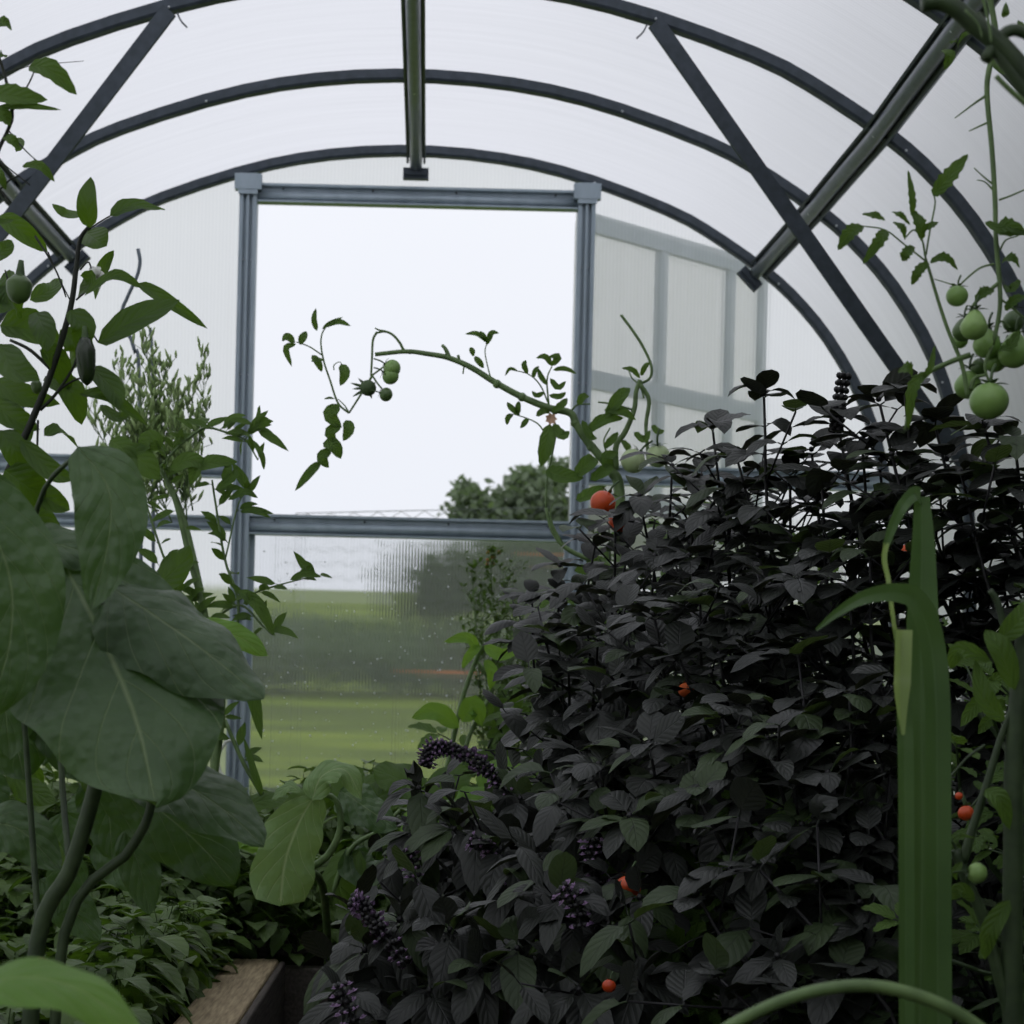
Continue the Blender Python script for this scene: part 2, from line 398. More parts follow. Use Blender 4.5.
def screws(pts, parent, r=.0035, mat='screw'):
    for p in pts:
        mb = MB(); mb.ball(p, r, 6, 4); mb.build('screw', M[mat], parent)
# ribs
names = ['against the end wall', 'second out from the end wall', 'third out, where the diagonal braces start', 'high over the hanging tomato vine', 'fifth out, above the frame', 'sixth out, above the frame', 'seventh out', 'eighth out', 'ninth out']
for i in range(7):
    y = YE - SP * i
    mb = MB(); pts = arch_at(y)
    ctr = Vector((X0, y, CZ + .6))
    prof = [(-.013, -.016), (.013, -.016), (.017, -.010), (.017, .014), (-.017, .014), (-.017, -.010)]
    mb.sweep(pts, prof, lambda k, T: Vector((-T.z, 0, T.x)))
    o = mb.build('arch_rib', M['steel'], smooth=False)
    o['label'] = 'dark steel arch rib ' + names[i]; o['category'] = 'arch rib'; o['group'] = 'arch ribs of the tunnel'
    if i < 4:
        sc = []
        for k in ((14, 22, 30, 41, 49, 57) if i < 3 else (44, 50, 56)):
            p = pts[k]; T = (pts[k + 1] - pts[k - 1]).normalized(); N = Vector((-T.z, 0, T.x)); sc.append(p - N * .008 + Vector((0, -.018, 0)))
        screws(sc, o)

# purlins: a round rail between two flanges
def purlin(x, z, nx, nz, label, w_=.026, y0=-.3):
    N = Vector((nx, 0, nz)).normalized(); S = Vector((N.z, 0, -N.x)); Y = Vector((0, 1, 0))
    t = thing('purlin', (X0 + x, YE, CZ + z), label, 'purlin', 'lengthwise purlins')
    def at(y, n=0, s_=0): return Vector((X0 + x * flare(y), y, CZ + z)) + N * n + S * s_
    yy = [YE - .03, YE - SP, YE - 2 * SP, YE - 3 * SP, y0]
    mb = MB()
    for s_, n_, a, b in ((0, .014, w_, .004), (w_, .003, .0035, .011), (-w_, .003, .0035, .011)):
        mb.sweep([at(y, n_, s_) for y in yy], [(-a, -b), (a, -b), (a, b), (-a, b)], N)
    mb.build('flange', M['steel'], t, False)
    mb = MB(); mb.tube([at(y, -.008) for y in [YE + .03] + yy[1:]], .0195, 18); mb.build('rail', M['railm'], t)
    mb = MB(); e = at(YE, -.032)
    mb.box(e, (.04, .012, .017), (S, Y, N)); mb.box(e - Y * .016, (.034, .006, .008), (S, Y, N)); mb.build('end_bracket', M['steel'], t, False)
    screws([at(YE - SP * k - .05, -.025) for k in range(5)], t, .004)
    return t
M['railm'] = plain('rail_steel', lin((86, 94, 104)), lin((100, 108, 118)), .3, .0, .7, 40, None, .03)
purlin(0, 1.80, 0, 1, 'straight ridge rail running overhead along the middle of the roof')
purlin(1.078, 1.487, .72, .70, 'dark rail along the roof crossing behind the diagonal brace, tomato vine side', .031)
purlin(-1.078, 1.487, -.72, .70, 'dark rail along the roof half hidden by the pepper plant top', .031)
# diagonal braces
for s_, lb in ((1, 'flat steel brace slanting down over the black basil'), (-1, 'flat steel brace slanting down behind the climbing leaves')):
    A = Vector((X0 + s_ * .585, YE - 2 * SP - .03, CZ + 1.738)); B = Vector((X0 + s_ * 1.50, YE - 2 * SP + .35, CZ + .70))
    mb = MB(); pts = [A, B]; mb.sweep(pts, [(-.021, -.004), (.021, -.004), (.021, .004), (-.021, .004)], Vector((0, -1, .2)))
    o = tag(mb.build('diagonal_brace', M['steel'], smooth=False), lb, 'brace', 'diagonal roof braces')
    mb = MB(); mb.tube([A + Vector((-s_ * .02, -.01, -.01)), A + Vector((-s_ * .03, -.012, -.03)), A + Vector((-s_ * .045, -.012, -.045))], .0022, 5, 6); mb.build('cable_tie', M['steel'], o)

# end wall framing
Y1 = YE - .012
def post(x, label):
    zt = apt(x) - .062
    t = thing('door_post', (x, Y1, 0), label, 'door post', 'door posts of the end wall')
    mb = MB(); mb.box((x, Y1, zt / 2), (.028, .016, zt / 2))
    mb.box((x - .021, Y1 - .022, zt / 2), (.006, .010, zt / 2)); mb.box((x + .021, Y1 - .022, zt / 2), (.006, .010, zt / 2)); mb.box((x, Y1 - .022, zt / 2), (.004, .012, zt / 2))
    mb.build('channel', M['frame'], t, False)
    mb = MB(); zz = zt
    mb.sweep([Vector((x, Y1 - .036, zz - .05)), Vector((x, Y1 - .036, zz - .0)), Vector((x, Y1 - .036, zz + .014))], [(-.03, 0), (.03, 0), (.03, .006), (-.03, .006)], Vector((0, -1, 0)))
    mb.box((x, Y1 - .03, zz - .012), (.042, .014, .024)); mb.build('corner_plate', M['frame'], t, False)
    screws([Vector((x + e, Y1 - .018, zq)) for zq in (1.60, 1.56, 1.05, 1.92, 2.28) for e in (-.012, .012)], t)
post(XL + .03, 'tall grey steel post between the wispy seed plant and the open doorway')
post(XR + .03, 'tall grey steel post behind the branching tomato plant')
def rail(name, xa, xb, z, label, h=.03, cat='rail', y=Y1, grp=None):
    t = thing(name, ((xa + xb) / 2, y, z), label, cat, grp)
    cx, hx = (xa + xb) / 2, (xb - xa) / 2
    mb = MB(); mb.box((cx, y + .004, z), (hx, .010, h)); mb.box((cx, y - .014, z + h * .86), (hx, .010, .004))
    mb.box((cx, y - .014, z - h * .92), (hx, .012, .003)); mb.build('channel', M['frame'], t, False)
    mb = MB(); mb.tube([Vector((xa, y - .010, z - h * .25)), Vector((xb, y - .010, z - h * .25))], h * .46, 12); mb.build('tube', M['frame'], t)
    screws([Vector((xa + (xb - xa) * k, y - .02, z + h * .45)) for k in (.08, .36, .62, .93)], t, .004, 'pstem')
    return t
rail('door_lintel', XL + .058, XR + .002, ZT + .005, 'grey steel rail across the top of the doorway', .029)
rail('wall_rail', X0 - 1.5, XL + .002, CZ + .828, 'grey wall rail behind the wispy seed plant', .03, grp='end wall rails')
rail('wall_rail', XR + .058, X0 + 1.5, CZ + .835, 'grey wall rail just above the basil tops', .03, grp='end wall rails')
rail('wall_rail', X0 - 1.5, XL + .002, CZ + .655, 'lower grey wall rail behind the wispy seed plant', .022, grp='end wall rails')
# lower half of the stable door, closed
d1 = thing('door_1', ((XL + XR) / 2, YE, 0), 'closed lower half of the doorway with fluted panel', 'door', kind='structure')
mb = MB(); a = [mb.vert(q) for q in ((XL + .05, YE + .028, .05), (XR + .01, YE + .028, .05), (XR + .01, YE + .028, ZM - .02), (XL + .05, YE + .028, ZM - .02))]; mb.f.append(tuple(a))
mb.build('door_panel', M['door'], d1, False)
t = rail('door_rail', XL + .055, XR + .005, ZM, None, .032, None); t.parent = d1; t.location = t.location - d1.location
mb = MB()
for x in (XL + .064, XR - .004): mb.box((x, YE + .01, ZM / 2), (.008, .012, ZM / 2 - .03))
mb.box(((XL + XR) / 2, YE + .01, .06), ((XR - XL) / 2 - .06, .014, .03)); mb.build('door_stile', M['frame'], d1, False)
# upper half, swung open outside
A, B = Vector((.46, YE + .25, 0)), Vector((1.17, YE + .93, 0)); D = (B - A).normalized(); NN = Vector((-D.y, D.x, 0)); LW = (B - A).length
d2 = thing('door_2', A, 'upper half of the doorway swung open outside the wall', 'door', kind='structure')
zb, zt_ = CZ + .80, CZ + 1.70
mb = MB()
for z in (zb, (zb + zt_) / 2 - .06 + .0, zt_): mb.box(A + D * (LW / 2) + UPZ * z, (LW / 2, .014, .030), (D, NN, UPZ))
for k in (.02, .42, .80, .99): mb.box(A + D * (LW * k) + UPZ * ((zb + zt_) / 2), (.017, .012, (zt_ - zb) / 2 - .03), (D, NN, UPZ))
mb.build('door_stile', M['frame'], d2, False)
mb = MB(); mb.box(A + D * (LW / 2) + NN * .02 + UPZ * ((zb + zt_) / 2), (LW / 2, .003, (zt_ - zb) / 2), (D, NN, UPZ)); mb.build('door_panel', M['endwall'], d2, False)

# water drops on the lower door panel
mb = MB()
for i in range(330):
    x = R.uniform(XL + .09, XR - .04); z = CZ - .2 + (R.random() ** .9) * .78; r = R.choice((.0012, .0016, .0021, .003))
    mb.ball((x, YE + .024, z), r, 6, 4)
tag(mb.build('water_drops', M['drop']), 'small bright water drops on the lower door panel', 'water drops', kind='stuff')

# ------------------------------------------------------------------ outside
def crown(mb, c, rx, ry, rz, n, L, rr, low=.0):
    for i in range(n):
        a = rr.uniform(0, 2 * PI); z = rr.uniform(-1, 1); q = math.sqrt(1 - z * z); k = rr.uniform(.4, 1.0) ** .8 * rr.uniform(.8, 1.12)
        b = 1 + .25 * math.sin(3 * a + z * 5) * rr.random()
        p = Vector((c[0] + rx * q * math.cos(a) * k * b, c[1] + ry * q * math.sin(a) * k * b, c[2] + rz * z * k * b))
        d = Vector((rr.uniform(-1, 1), rr.uniform(-1, 1), rr.uniform(-.6, .8))).normalized()
        u = Vector((rr.uniform(-1, 1), rr.uniform(-1, 1), rr.uniform(-1, 1))).normalized()
        mb.leaf([p, p + d * L], L * .55, u, OV, n=3, nw=1, fold=.2)
def tree(name, u, v, d, blobs, label, trunk=.07, L=.17, n=620, mat='tree', seed=3):
    rr = random.Random(seed); c = P(u, v, d); zg = terrain(c.x, c.y)
    t = thing(name, (c.x, c.y, zg), label, 'tree' if 'tree' in name else 'shrub', 'trees beyond the lawn' if 'tree' in name else None)
    mb = MB()
    for bu, bv, br in blobs:
        q = P(bu, bv, d + rr.uniform(-.7, .7)); r = br * d / FPX
        crown(mb, q, r, r * .9, r * .85, int(n * (br / 40) ** 1.5), L, rr)
    mb.build('crown', M[mat], t)
    mb = MB(); mb.tube([Vector((c.x, c.y, zg - .1)), Vector((c.x + .1, c.y, zg + 1)), P(blobs[0][0], blobs[0][1], d)], (trunk, trunk * .4), 8, 8)
    for bu, bv, br in blobs: mb.tube([Vector((c.x + .05, c.y, zg + .9)), P(bu, bv, d)], (trunk * .5, trunk * .15), 6)
    mb.build('trunk', M['bark'], t)
tree('apple_tree', 540, 600, 30, [(500, 515, 38), (470, 508, 24), (540, 500, 40), (515, 545, 46), (575, 520, 42), (560, 560, 44), (482, 540, 30), (610, 545, 34), (525, 482, 16), (560, 474, 20), (465, 492, 13)], 'leafy dark green tree rising beyond the stable door')
tree('field_tree', 660, 620, 38, [(640, 565, 40), (690, 560, 44), (740, 575, 40), (790, 580, 36)], 'low broad tree far off behind the basil and the end wall', seed=5)
tree('garden_bush', 470, 600, 27, [(430, 590, 34), (470, 590, 44), (515, 590, 44), (560, 600, 44), (420, 610, 24)], 'rounded garden bush seen blurred through the fluted door panel', mat='hedge', seed=9, L=.2)
# rows of crops up the slope
for i, (y, h, xa, xb, lb) in enumerate(((41, .9, -4.5, 14, 'low dark row of crops on the slope, nearest the bright lawn'), (48, 1.0, -5, 16, 'low dark row of crops in the middle of the slope'), (56, 1.0, -6, 18, 'low dark row of crops highest on the slope'), (33, .55, 1.0, 4.4, 'short low crop row beside the lawn, below the others'))):
    rr = random.Random(20 + i); mb = MB()
    for k in range(900):
        x = rr.uniform(xa, xb); z = terrain(x, y) + rr.uniform(0, h) ; p = Vector((x, y + rr.uniform(-1.2, 1.2), z))
        d = Vector((rr.uniform(-1, 1), rr.uniform(-1, .6), rr.uniform(-.2, 1)))
        mb.leaf([p, p + d.normalized() * .5], .32, Vector((rr.uniform(-1, 1), rr.uniform(-1, 1), 1)), OV, n=3, nw=1)
    lb = ['low dark crop row on the slope just above the bright lawn', 'low dark crop row halfway up the slope', 'low dark crop row highest on the slope', 'short low crop row below all the others'][i]
    tag(mb.build('crop_row', M['hedge']), lb, 'crop row', 'crop rows on the slope')
c = P(450, 677, 26); mb = MB(); mb.box((c.x, c.y, c.z), (.46, .03, .018))
t = thing('garden_rail', c, 'thin rusty orange rail outside, seen through the door panel', 'rail', 'rusty rails outside')
mb.build('bar', M['rust'], t, False)
for e in (-.4, .4):
    mb = MB(); mb.box((c.x + e, c.y + .05, c.z / 2), (.02, .02, c.z / 2)); mb.build('post', M['bark'], t, False)

c = P(546, 567, 22); mb = MB(); mb.box((c.x, c.y, c.z), (.2, .03, .014))
t = thing('garden_rail', c, 'short rusty orange rail outside just under the door rail', 'rail', 'rusty rails outside')
mb.build('bar', M['rust'], t, False); mb = MB(); mb.box((c.x, c.y + .05, c.z / 2), (.02, .02, c.z / 2)); mb.build('post', M['bark'], t, False)

# unseen hedges added beside the tunnel and behind it to block low light
def hedge(x0, x1, y0, y1, h, label, seed):
    rr = random.Random(seed); t = thing('added_shade_hedge', ((x0 + x1) / 2, (y0 + y1) / 2, 0), label, 'hedge', 'added hedges that shade the greenhouse'); mb = MB()
    for k in range(5200):
        x, y, z = rr.uniform(x0, x1), rr.uniform(y0, y1), rr.uniform(0, h); f = rr.randrange(5)
        if f == 0: x = x0
        elif f == 1: x = x1
        elif f == 2: y = y0
        elif f == 3: y = y1
        else: z = h
        p = Vector((x + rr.uniform(-.1, .1), y + rr.uniform(-.1, .1), z + rr.uniform(-.1, .1)))
        mb.leaf([p, p + rdir(rr, 0) * .2], .16, Vector((rr.uniform(-1, 1), rr.uniform(-1, 1), 1)), OV, n=3, nw=1)
    mb.build('leaves', M['hedge'], t); mb = MB()
    mb.box(((x0 + x1) / 2, (y0 + y1) / 2, h / 2), ((x1 - x0) / 2 - .1, (y1 - y0) / 2 - .1, h / 2 - .05)); mb.build('branches', M['hedge'], t, False)
# wire fence outside
yf = 11.0; a, b = P(296, 514, yf), P(600, 510, yf)
t = thing('wire_fence', (a.x, yf, 0), 'thin wire fence zigzag just above the door rail', 'fence')
mb = MB(); mb.tube([a + UPZ * .004, b + UPZ * .022], .003, 4); nzz = 26
z_ = [a.lerp(b, k / nzz) + UPZ * (.018 * (k / nzz) if k % 2 else -.035) for k in range(nzz + 1)]; mb.tube(z_, .0024, 4)
for r_ in range(1, 6): mb.tube([q + DOWN * .09 * r_ * .9 for q in z_], .0022, 4)
mb.build('wire', M['wire'], t)
mb = MB()
for q in (a, b): mb.tube([Vector((q.x, yf, 0)), q], .006, 6)
mb.build('post', M['wire'], t)

# ------------------------------------------------------------------ raised beds
BZ = CZ - .38
def board(name, ax, ay, bx, by, z0, z1, th, mat, label, grp='raised bed boards'):
    a, b = Vector((ax, ay, 0)), Vector((bx, by, 0)); D = (b - a).normalized(); S = Vector((-D.y, D.x, 0)); L = (b - a).length
    mb = MB(); n = 2 if z1 - z0 > .2 else 1; hz = (z1 - z0) / n
    for k in range(n): mb.box((a + b) / 2 + UPZ * (z0 + hz * (k + .5)), (L / 2, th / 2, hz / 2 - .002), (D, S, UPZ))
    o = mb.build(name, mat, None, False); md = o.modifiers.new('b', 'BEVEL'); md.width = .004; md.segments = 2
    return tag(o, label, 'board', grp)
hx = lambda u, v: (u - U0) / (v - V0) * .38
pl, prr = -.325, -.243
board('bed_board', (pl + prr) / 2, .2, (pl + prr) / 2, 3.2, .0, BZ, prr - pl, M['wood'], 'weathered plank edging the bed along the path, pale top showing')
board('bed_board', prr + .0065, .2, prr + .0065, 3.195, .0, BZ - .003, .011, M['woodd'], 'dark weathered facing board on the path side of the pale plank')
board('bed_board', prr + .001, 3.22, .42, 3.22, .0, BZ - .015, .05, M['woodd'], 'dark board closing the end of the path under the purple-flowered basil')
board('bed_board', .45, .2, .45, 3.2, .0, BZ, .06, M['woodd'], 'dark plank edging the bed under the black basil', )
for (xa, xb, ya, yb, lb) in ((X0 - 1.52, pl - .0, .2, 3.2, 'bed soil under the herb carpet'), (X0 - 1.52, X0 + 1.52, 3.26, YE - .06, 'bed soil below the end wall'), (.49, X0 + 1.52, .2, 3.2, 'bed soil under the black basil')):
    mb = MB(); nx_, ny_ = 14, 14
    g = [[mb.vert((xa + (xb - xa) * i / nx_, ya + (yb - ya) * j / ny_, BZ - .06 + R.uniform(-.015, .02))) for i in range(nx_ + 1)] for j in range(ny_ + 1)]
    for j in range(ny_):
        for i in range(nx_): mb.f.append((g[j][i], g[j][i + 1], g[j + 1][i + 1], g[j + 1][i]))
    k = len(mb.v); mb.box(((xa + xb) / 2, (ya + yb) / 2, (BZ - .09) / 2), ((xb - xa) / 2, (yb - ya) / 2, (BZ - .09) / 2))
    tag(mb.build('bed_soil', M['soil']), 'dark ' + lb, 'soil', kind='structure')
SZ = BZ - .05

# ------------------------------------------------------------------ black basil
BL = [0]
def basil(tips, base, label, Lpx=.078, green=.2, spikes=(), seed=0, dens=1.0, t0=.16, name='black_basil', cat='basil plant', flow=()):
    rr = random.Random(seed); ground = Vector((base[0], base[1], SZ))
    t = thing(name, ground, label, cat, 'black basil plants')
    ms, ml, mg = MB(), MB(), MB()
    def put(p, d, L, k=1.0):
        mb = mg if rr.random() < green else ml
        L *= rr.uniform(.75, 1.15) * k; d = d.normalized()
        simple_leaf(mb, p, d, L, L * rr.uniform(.52, .7), OVB, rr.uniform(.1, .8), .14, UPZ + Vector((rr.uniform(-.25, .25), rr.uniform(-.45, .1), 0)),
                    n=6, nw=2, fold=rr.uniform(.05, .35), curl=rr.uniform(0, .25), wave=rr.uniform(0, .03), wf=2.5, ph=rr.uniform(0, 6))
    def shoot(pts, k0, size, sub):
        L = sum((b - a).length for a, b in zip(pts, pts[1:])); nn = max(3, int(L / (.058 / dens)))
        cv = crom(pts, nn * 3 + 1); az = rr.uniform(0, PI)
        for i in range(nn + 1):
            f = i / nn
            if f < k0: continue
            p = cv[i * 3]; T = (cv[min(i * 3 + 1, len(cv) - 1)] - cv[max(i * 3 - 1, 0)]).normalized()
            az += PI / 2 + rr.uniform(-.3, .3)
            X = T.orthogonal().normalized(); X = rot_about(X, T, az)
            for s_ in (1, -1):
                d = X * s_ + T * (rr.uniform(.1, .5) + (.15 if f > .93 else 0))
                put(p, d, size * (1.05 - .35 * f if f > .6 else .95), 1)
                if sub and rr.random() < .38 and f < .92:
                    e = p + (X * s_ + T * 1.1).normalized() * rr.uniform(.06, .13)
                    ms.tube([p, e], .0016, 4); az2 = rr.uniform(0, 6)
                    for q in range(2):
                        az2 += PI / 2; Y = rot_about(X, T, az2)
                        for s2 in (1, -1): put(e if q else p.lerp(e, .55), Y * s2 + T * .5, size * .72)
            if i == nn:
                for q in range(4):
                    Y = rot_about(X, T, q * PI / 2 + .7); put(p + T * .006, Y + T * rr.uniform(.3, .8), size * .72)
                ms.ball(p + T * .008, .004, 6, 4)
    for i, tp in enumerate(tips):
        p = P(*tp); b = ground + Vector((rr.uniform(-.05, .05), rr.uniform(-.05, .05), 0))
        m1 = b.lerp(p, .4) + Vector((rr.uniform(-.03, .03), rr.uniform(-.03, .03), .03)); m1.x += (b.x - p.x) * .15
        m2 = b.lerp(p, .75) + Vector((rr.uniform(-.02, .02), rr.uniform(-.02, .02), .01))
        ms.tube([b, m1, m2, p], (.0042, .0018), 6, 14); shoot([b, m1, m2, p], t0, Lpx, True)
    ms.build('stem', M['basil_stem'], t); ml.build('foliage', M['basil'], t)
    if mg.v: mg.build('green_tinged_foliage', M['basil_green'], t)
    for pts in spikes: spike([P(*q) for q in pts], t, False)
    for pts in flow: spike([P(*q) for q in pts], t, True)
    return t
def spike(pts, parent, purple):
    cv = crom(pts, 26); mb = MB(); mf = MB(); mb.tube(cv, .0022, 5)
    L = sum((b - a).length for a, b in zip(cv, cv[1:]))
    nw = max(5, int(L / .0068))
    for i in range(nw):
        k = i / (nw - 1) * (len(cv) - 1); p = cv[int(k)]; T = (cv[min(int(k) + 1, 25)] - cv[max(int(k) - 1, 0)]).normalized(); X = T.orthogonal().normalized()
        for j in range(6):
            a = j * PI / 3 + i * .5; d = rot_about(X, T, a)
            q = p + d * .0065; mb.ball(q, .0036 if purple else .0046, 5, 4, d)
            if purple and R.random() < .75 * (1 - .3 * i / nw):
                q2 = p + d * R.uniform(.008, .014); mf.leaf([q, q2 + d * .005], .007, T, EL, n=3, nw=1, fold=.5); mf.ball(q2, .0022, 5, 3)
    s = mb.build('flower_spike', M['basil_stem'], parent)
    if purple: mf.build('purple_florets', M['purple'], s)

basil([(560, 570, 3.1), (596, 540, 3.05), (532, 600, 3.1), (628, 555, 3.0), (585, 610, 3.0), (655, 520, 3.1)], (.27, 3.36), 'black basil with an open top beside the lower door panel', seed=1)
basil([(640, 500, 2.9), (672, 470, 2.95), (615, 520, 2.9), (700, 480, 2.9), (655, 560, 2.8), (692, 535, 2.8)], (.45, 3.36), 'black basil just under the orange tomatoes', seed=2)
basil([(713, 432, 2.75), (748, 500, 2.75), (727, 492, 2.7), (690, 560, 2.7), (770, 540, 2.7)], (.56, 3.0), 'black basil with a short lone tip against the end wall', seed=3)
basil([(764, 398, 2.6), (738, 462, 2.65), (790, 475, 2.6), (812, 455, 2.6), (760, 560, 2.6)], (.63, 2.7), 'black basil whose tall single shoot stands clear above the rest', seed=4)
basil([(838, 425, 2.55), (822, 480, 2.5), (862, 445, 2.5), (880, 470, 2.5), (850, 530, 2.5)], (.72, 2.6), 'black basil carrying a dark bare flower spike at its top', seed=5, spikes=[[(836, 430, 2.55), (839, 405, 2.55), (844, 376, 2.55)]])
basil([(905, 395, 2.4), (880, 405, 2.45), (935, 425, 2.4), (893, 460, 2.4), (948, 465, 2.4), (925, 500, 2.35)], (.80, 2.4), 'black basil reaching the diagonal brace below the hanging tomatoes', seed=6)
basil([(985, 430, 2.3), (1015, 445, 2.3), (962, 478, 2.3), (1003, 500, 2.3), (1040, 480, 2.3)], (.92, 2.3), 'black basil behind the stems at the picture edge', seed=7, t0=.5)
basil([(598, 640, 2.6), (568, 665, 2.6), (640, 650, 2.5), (545, 640, 2.65), (610, 600, 2.7), (560, 720, 2.6), (600, 710, 2.5)], (.34, 2.95), 'black basil leaning towards the feathery green plant', seed=8)
basil([(700, 600, 2.4), (742, 620, 2.4), (680, 660, 2.35), (770, 590, 2.4), (720, 660, 2.35), (655, 620, 2.4)], (.50, 2.6), 'black basil filling the middle of the clump, below the tall shoot', seed=9)
basil([(800, 590, 2.35), (850, 600, 2.3), (780, 650, 2.3), (830, 560, 2.35), (870, 560, 2.3), (820, 650, 2.3)], (.62, 2.4), 'black basil next to the strap leaves, halfway up the clump', seed=10)
basil([(950, 600, 2.4), (1003, 585, 2.4)], (.86, 2.5), 'thin black basil with wide gaps behind the tall strap leaf', seed=11, dens=.8, t0=.45)
basil([(600, 770, 2.3), (650, 750, 2.25), (565, 800, 2.3), (632, 820, 2.2), (690, 760, 2.25)], (.40, 2.4), 'black basil with broad oval leaves above the half-lit red tomato', Lpx=.08, seed=12, green=.25)
basil([(722, 720, 2.15), (770, 745, 2.1), (700, 800, 2.1), (745, 800, 2.1), (800, 720, 2.15)], (.50, 2.2), 'black basil in the deep shade under the middle of the clump', Lpx=.074, seed=13)
basil([(850, 700, 2.1), (830, 780, 2.05), (872, 740, 2.1), (805, 830, 2.05), (865, 810, 2.05)], (.58, 2.1), 'black basil with a pale greyish sprig beside the strap leaves', Lpx=.076, seed=14)
basil([(760, 870, 1.95), (820, 890, 1.95), (700, 900, 2.0), (860, 910, 1.95), (780, 960, 1.9), (720, 980, 1.9), (840, 980, 1.9)], (.46, 1.95), 'black basil with large greenish leaves above the arching stem', Lpx=.076, seed=15, green=.3)
basil([(420, 790, 2.6), (520, 800, 2.5), (455, 830, 2.5), (415, 830, 2.6), (500, 850, 2.4), (540, 780, 2.6)], (.16, 3.4), 'low black basil topped by a nodding purple flower spike', seed=16, green=.25,
      flow=[[(425, 765, 2.55), (432, 748, 2.55), (455, 750, 2.55), (485, 768, 2.5), (506, 792, 2.5)], [(470, 840, 2.4), (490, 850, 2.4), (510, 880, 2.4)], [(405, 850, 2.5), (412, 862, 2.5), (416, 885, 2.5)]])
basil([(400, 920, 2.2), (365, 950, 2.2), (450, 930, 2.15), (345, 1000, 2.1), (480, 970, 2.1), (430, 990, 2.1)], (.05, 3.32), 'low black basil drooping over the dark board with two purple spikes', seed=17, green=.2,
      flow=[[(352, 900, 2.15), (362, 905, 2.15), (378, 928, 2.12), (405, 962, 2.1)], [(340, 985, 2.05), (345, 1002, 2.05), (352, 1020, 2.05)]])
basil([(560, 900, 2.1), (600, 930, 2.1), (520, 950, 2.1), (640, 900, 2.1), (580, 990, 2.0), (640, 980, 2.0), (540, 860, 2.2)], (.28, 2.5), 'black basil with round purple flower heads beside the red tomato', seed=18, green=.25,
      flow=[[(562, 888, 2.05), (575, 900, 2.05), (580, 925, 2.05)], [(592, 840, 2.2), (594, 860, 2.2), (598, 882, 2.2)]])

# ------------------------------------------------------------------ helpers for green plants
def pl_leaf(mb, u0, v0, u1, v1, u2, v2, wpx, d, prof=OV, dz=0, up=None, **k):
    a, m, b = P(u0, v0, d), P(u1, v1, d - .01 + dz / 2), P(u2, v2, d + dz)
    kk = dict(n=10, nw=3, fold=.25, wave=.02); kk.update(k)
    mb.leaf([a, m, b], wpx * d / FPX, up or Vector((0, -1, .35)), prof, **kk)
def stems(mb, lst, d0, n=6):
    for pts, ra, rb in lst:
        q = [P(p[0], p[1], p[2] if len(p) > 2 else d0) for p in pts]
        mb.tube(q, (ra * d0 / FPX, rb * d0 / FPX), n, 4 * len(q))
def tomleaf(mb, ms, base, d, L, up=None, pairs=2, rr=R, W=.5, jag=.28):
    """compound tomato leaf: a rachis with lobed leaflets"""
    d = d.normalized(); up = up or Vector((rr.uniform(-.3, .3), -.5, .8)).normalized()
    if abs(d.dot(up)) > .9: up = Vector((.3, -1, .2)).normalized()
    S = d.cross(up).normalized()
    pts = [base + d * L * t + DOWN * L * .22 * t * t for t in (0, .3, .6, .75)]
    ms.tube(pts, (L * .018, L * .008), 4, 8); cv = crom(pts, 9)
    kw = dict(n=9, nw=2, fold=.2, wave=.03, jag=jag, jf=4)
    simple_leaf(mb, cv[-1], (d + DOWN * .25), L * .42, L * .42 * W, OV, .3, .05, up, **kw)
    for i in range(pairs):
        p = cv[3 + i * 4 // max(1, pairs - 1) if pairs > 1 else 5]; l = L * (.26 + .07 * i)
        for s_ in (1, -1): simple_leaf(mb, p, S * s_ + d * .6, l * rr.uniform(.8, 1.1), l * W * 1.05, OV, rr.uniform(.1, .5), .12, up, ph=rr.uniform(0, 6), **kw)
def tomato(parent, c, r, mat='gtom', stem_dir=UPZ, pear=0, name='tomato', stub=1.4):
    ax = stem_dir.normalized(); mb = MB()
    sh = (lambda q, z: (q * (1 - .25 * pear * max(0, z)) , z * (1 + .5 * pear * max(0, z)) * .94 - (.12 * math.exp(-(q / .25) ** 2) if z > 0 and not pear else 0)))
    mb.ball(c, r, 18, 14, ax, sh); o = mb.build(name, M[mat], parent)
    mc = MB(); top = c + ax * r * (.84 if not pear else 1.3); X = ax.orthogonal().normalized()
    for k in range(5):
        d = rot_about(X, ax, k * 2 * PI / 5 + .3); mc.leaf([top, top + d * r * .5 + ax * r * .12, top + d * r * .95 + ax * r * .1], r * .28, ax, LA, n=5, nw=1, fold=.2)
    mc.tube([top - ax * r * .05, top + ax * r * stub * .5, top + ax * r * stub + X * r * .3], r * .09, 5, 5); mc.build('calyx', M['calyx'], o)
    return o

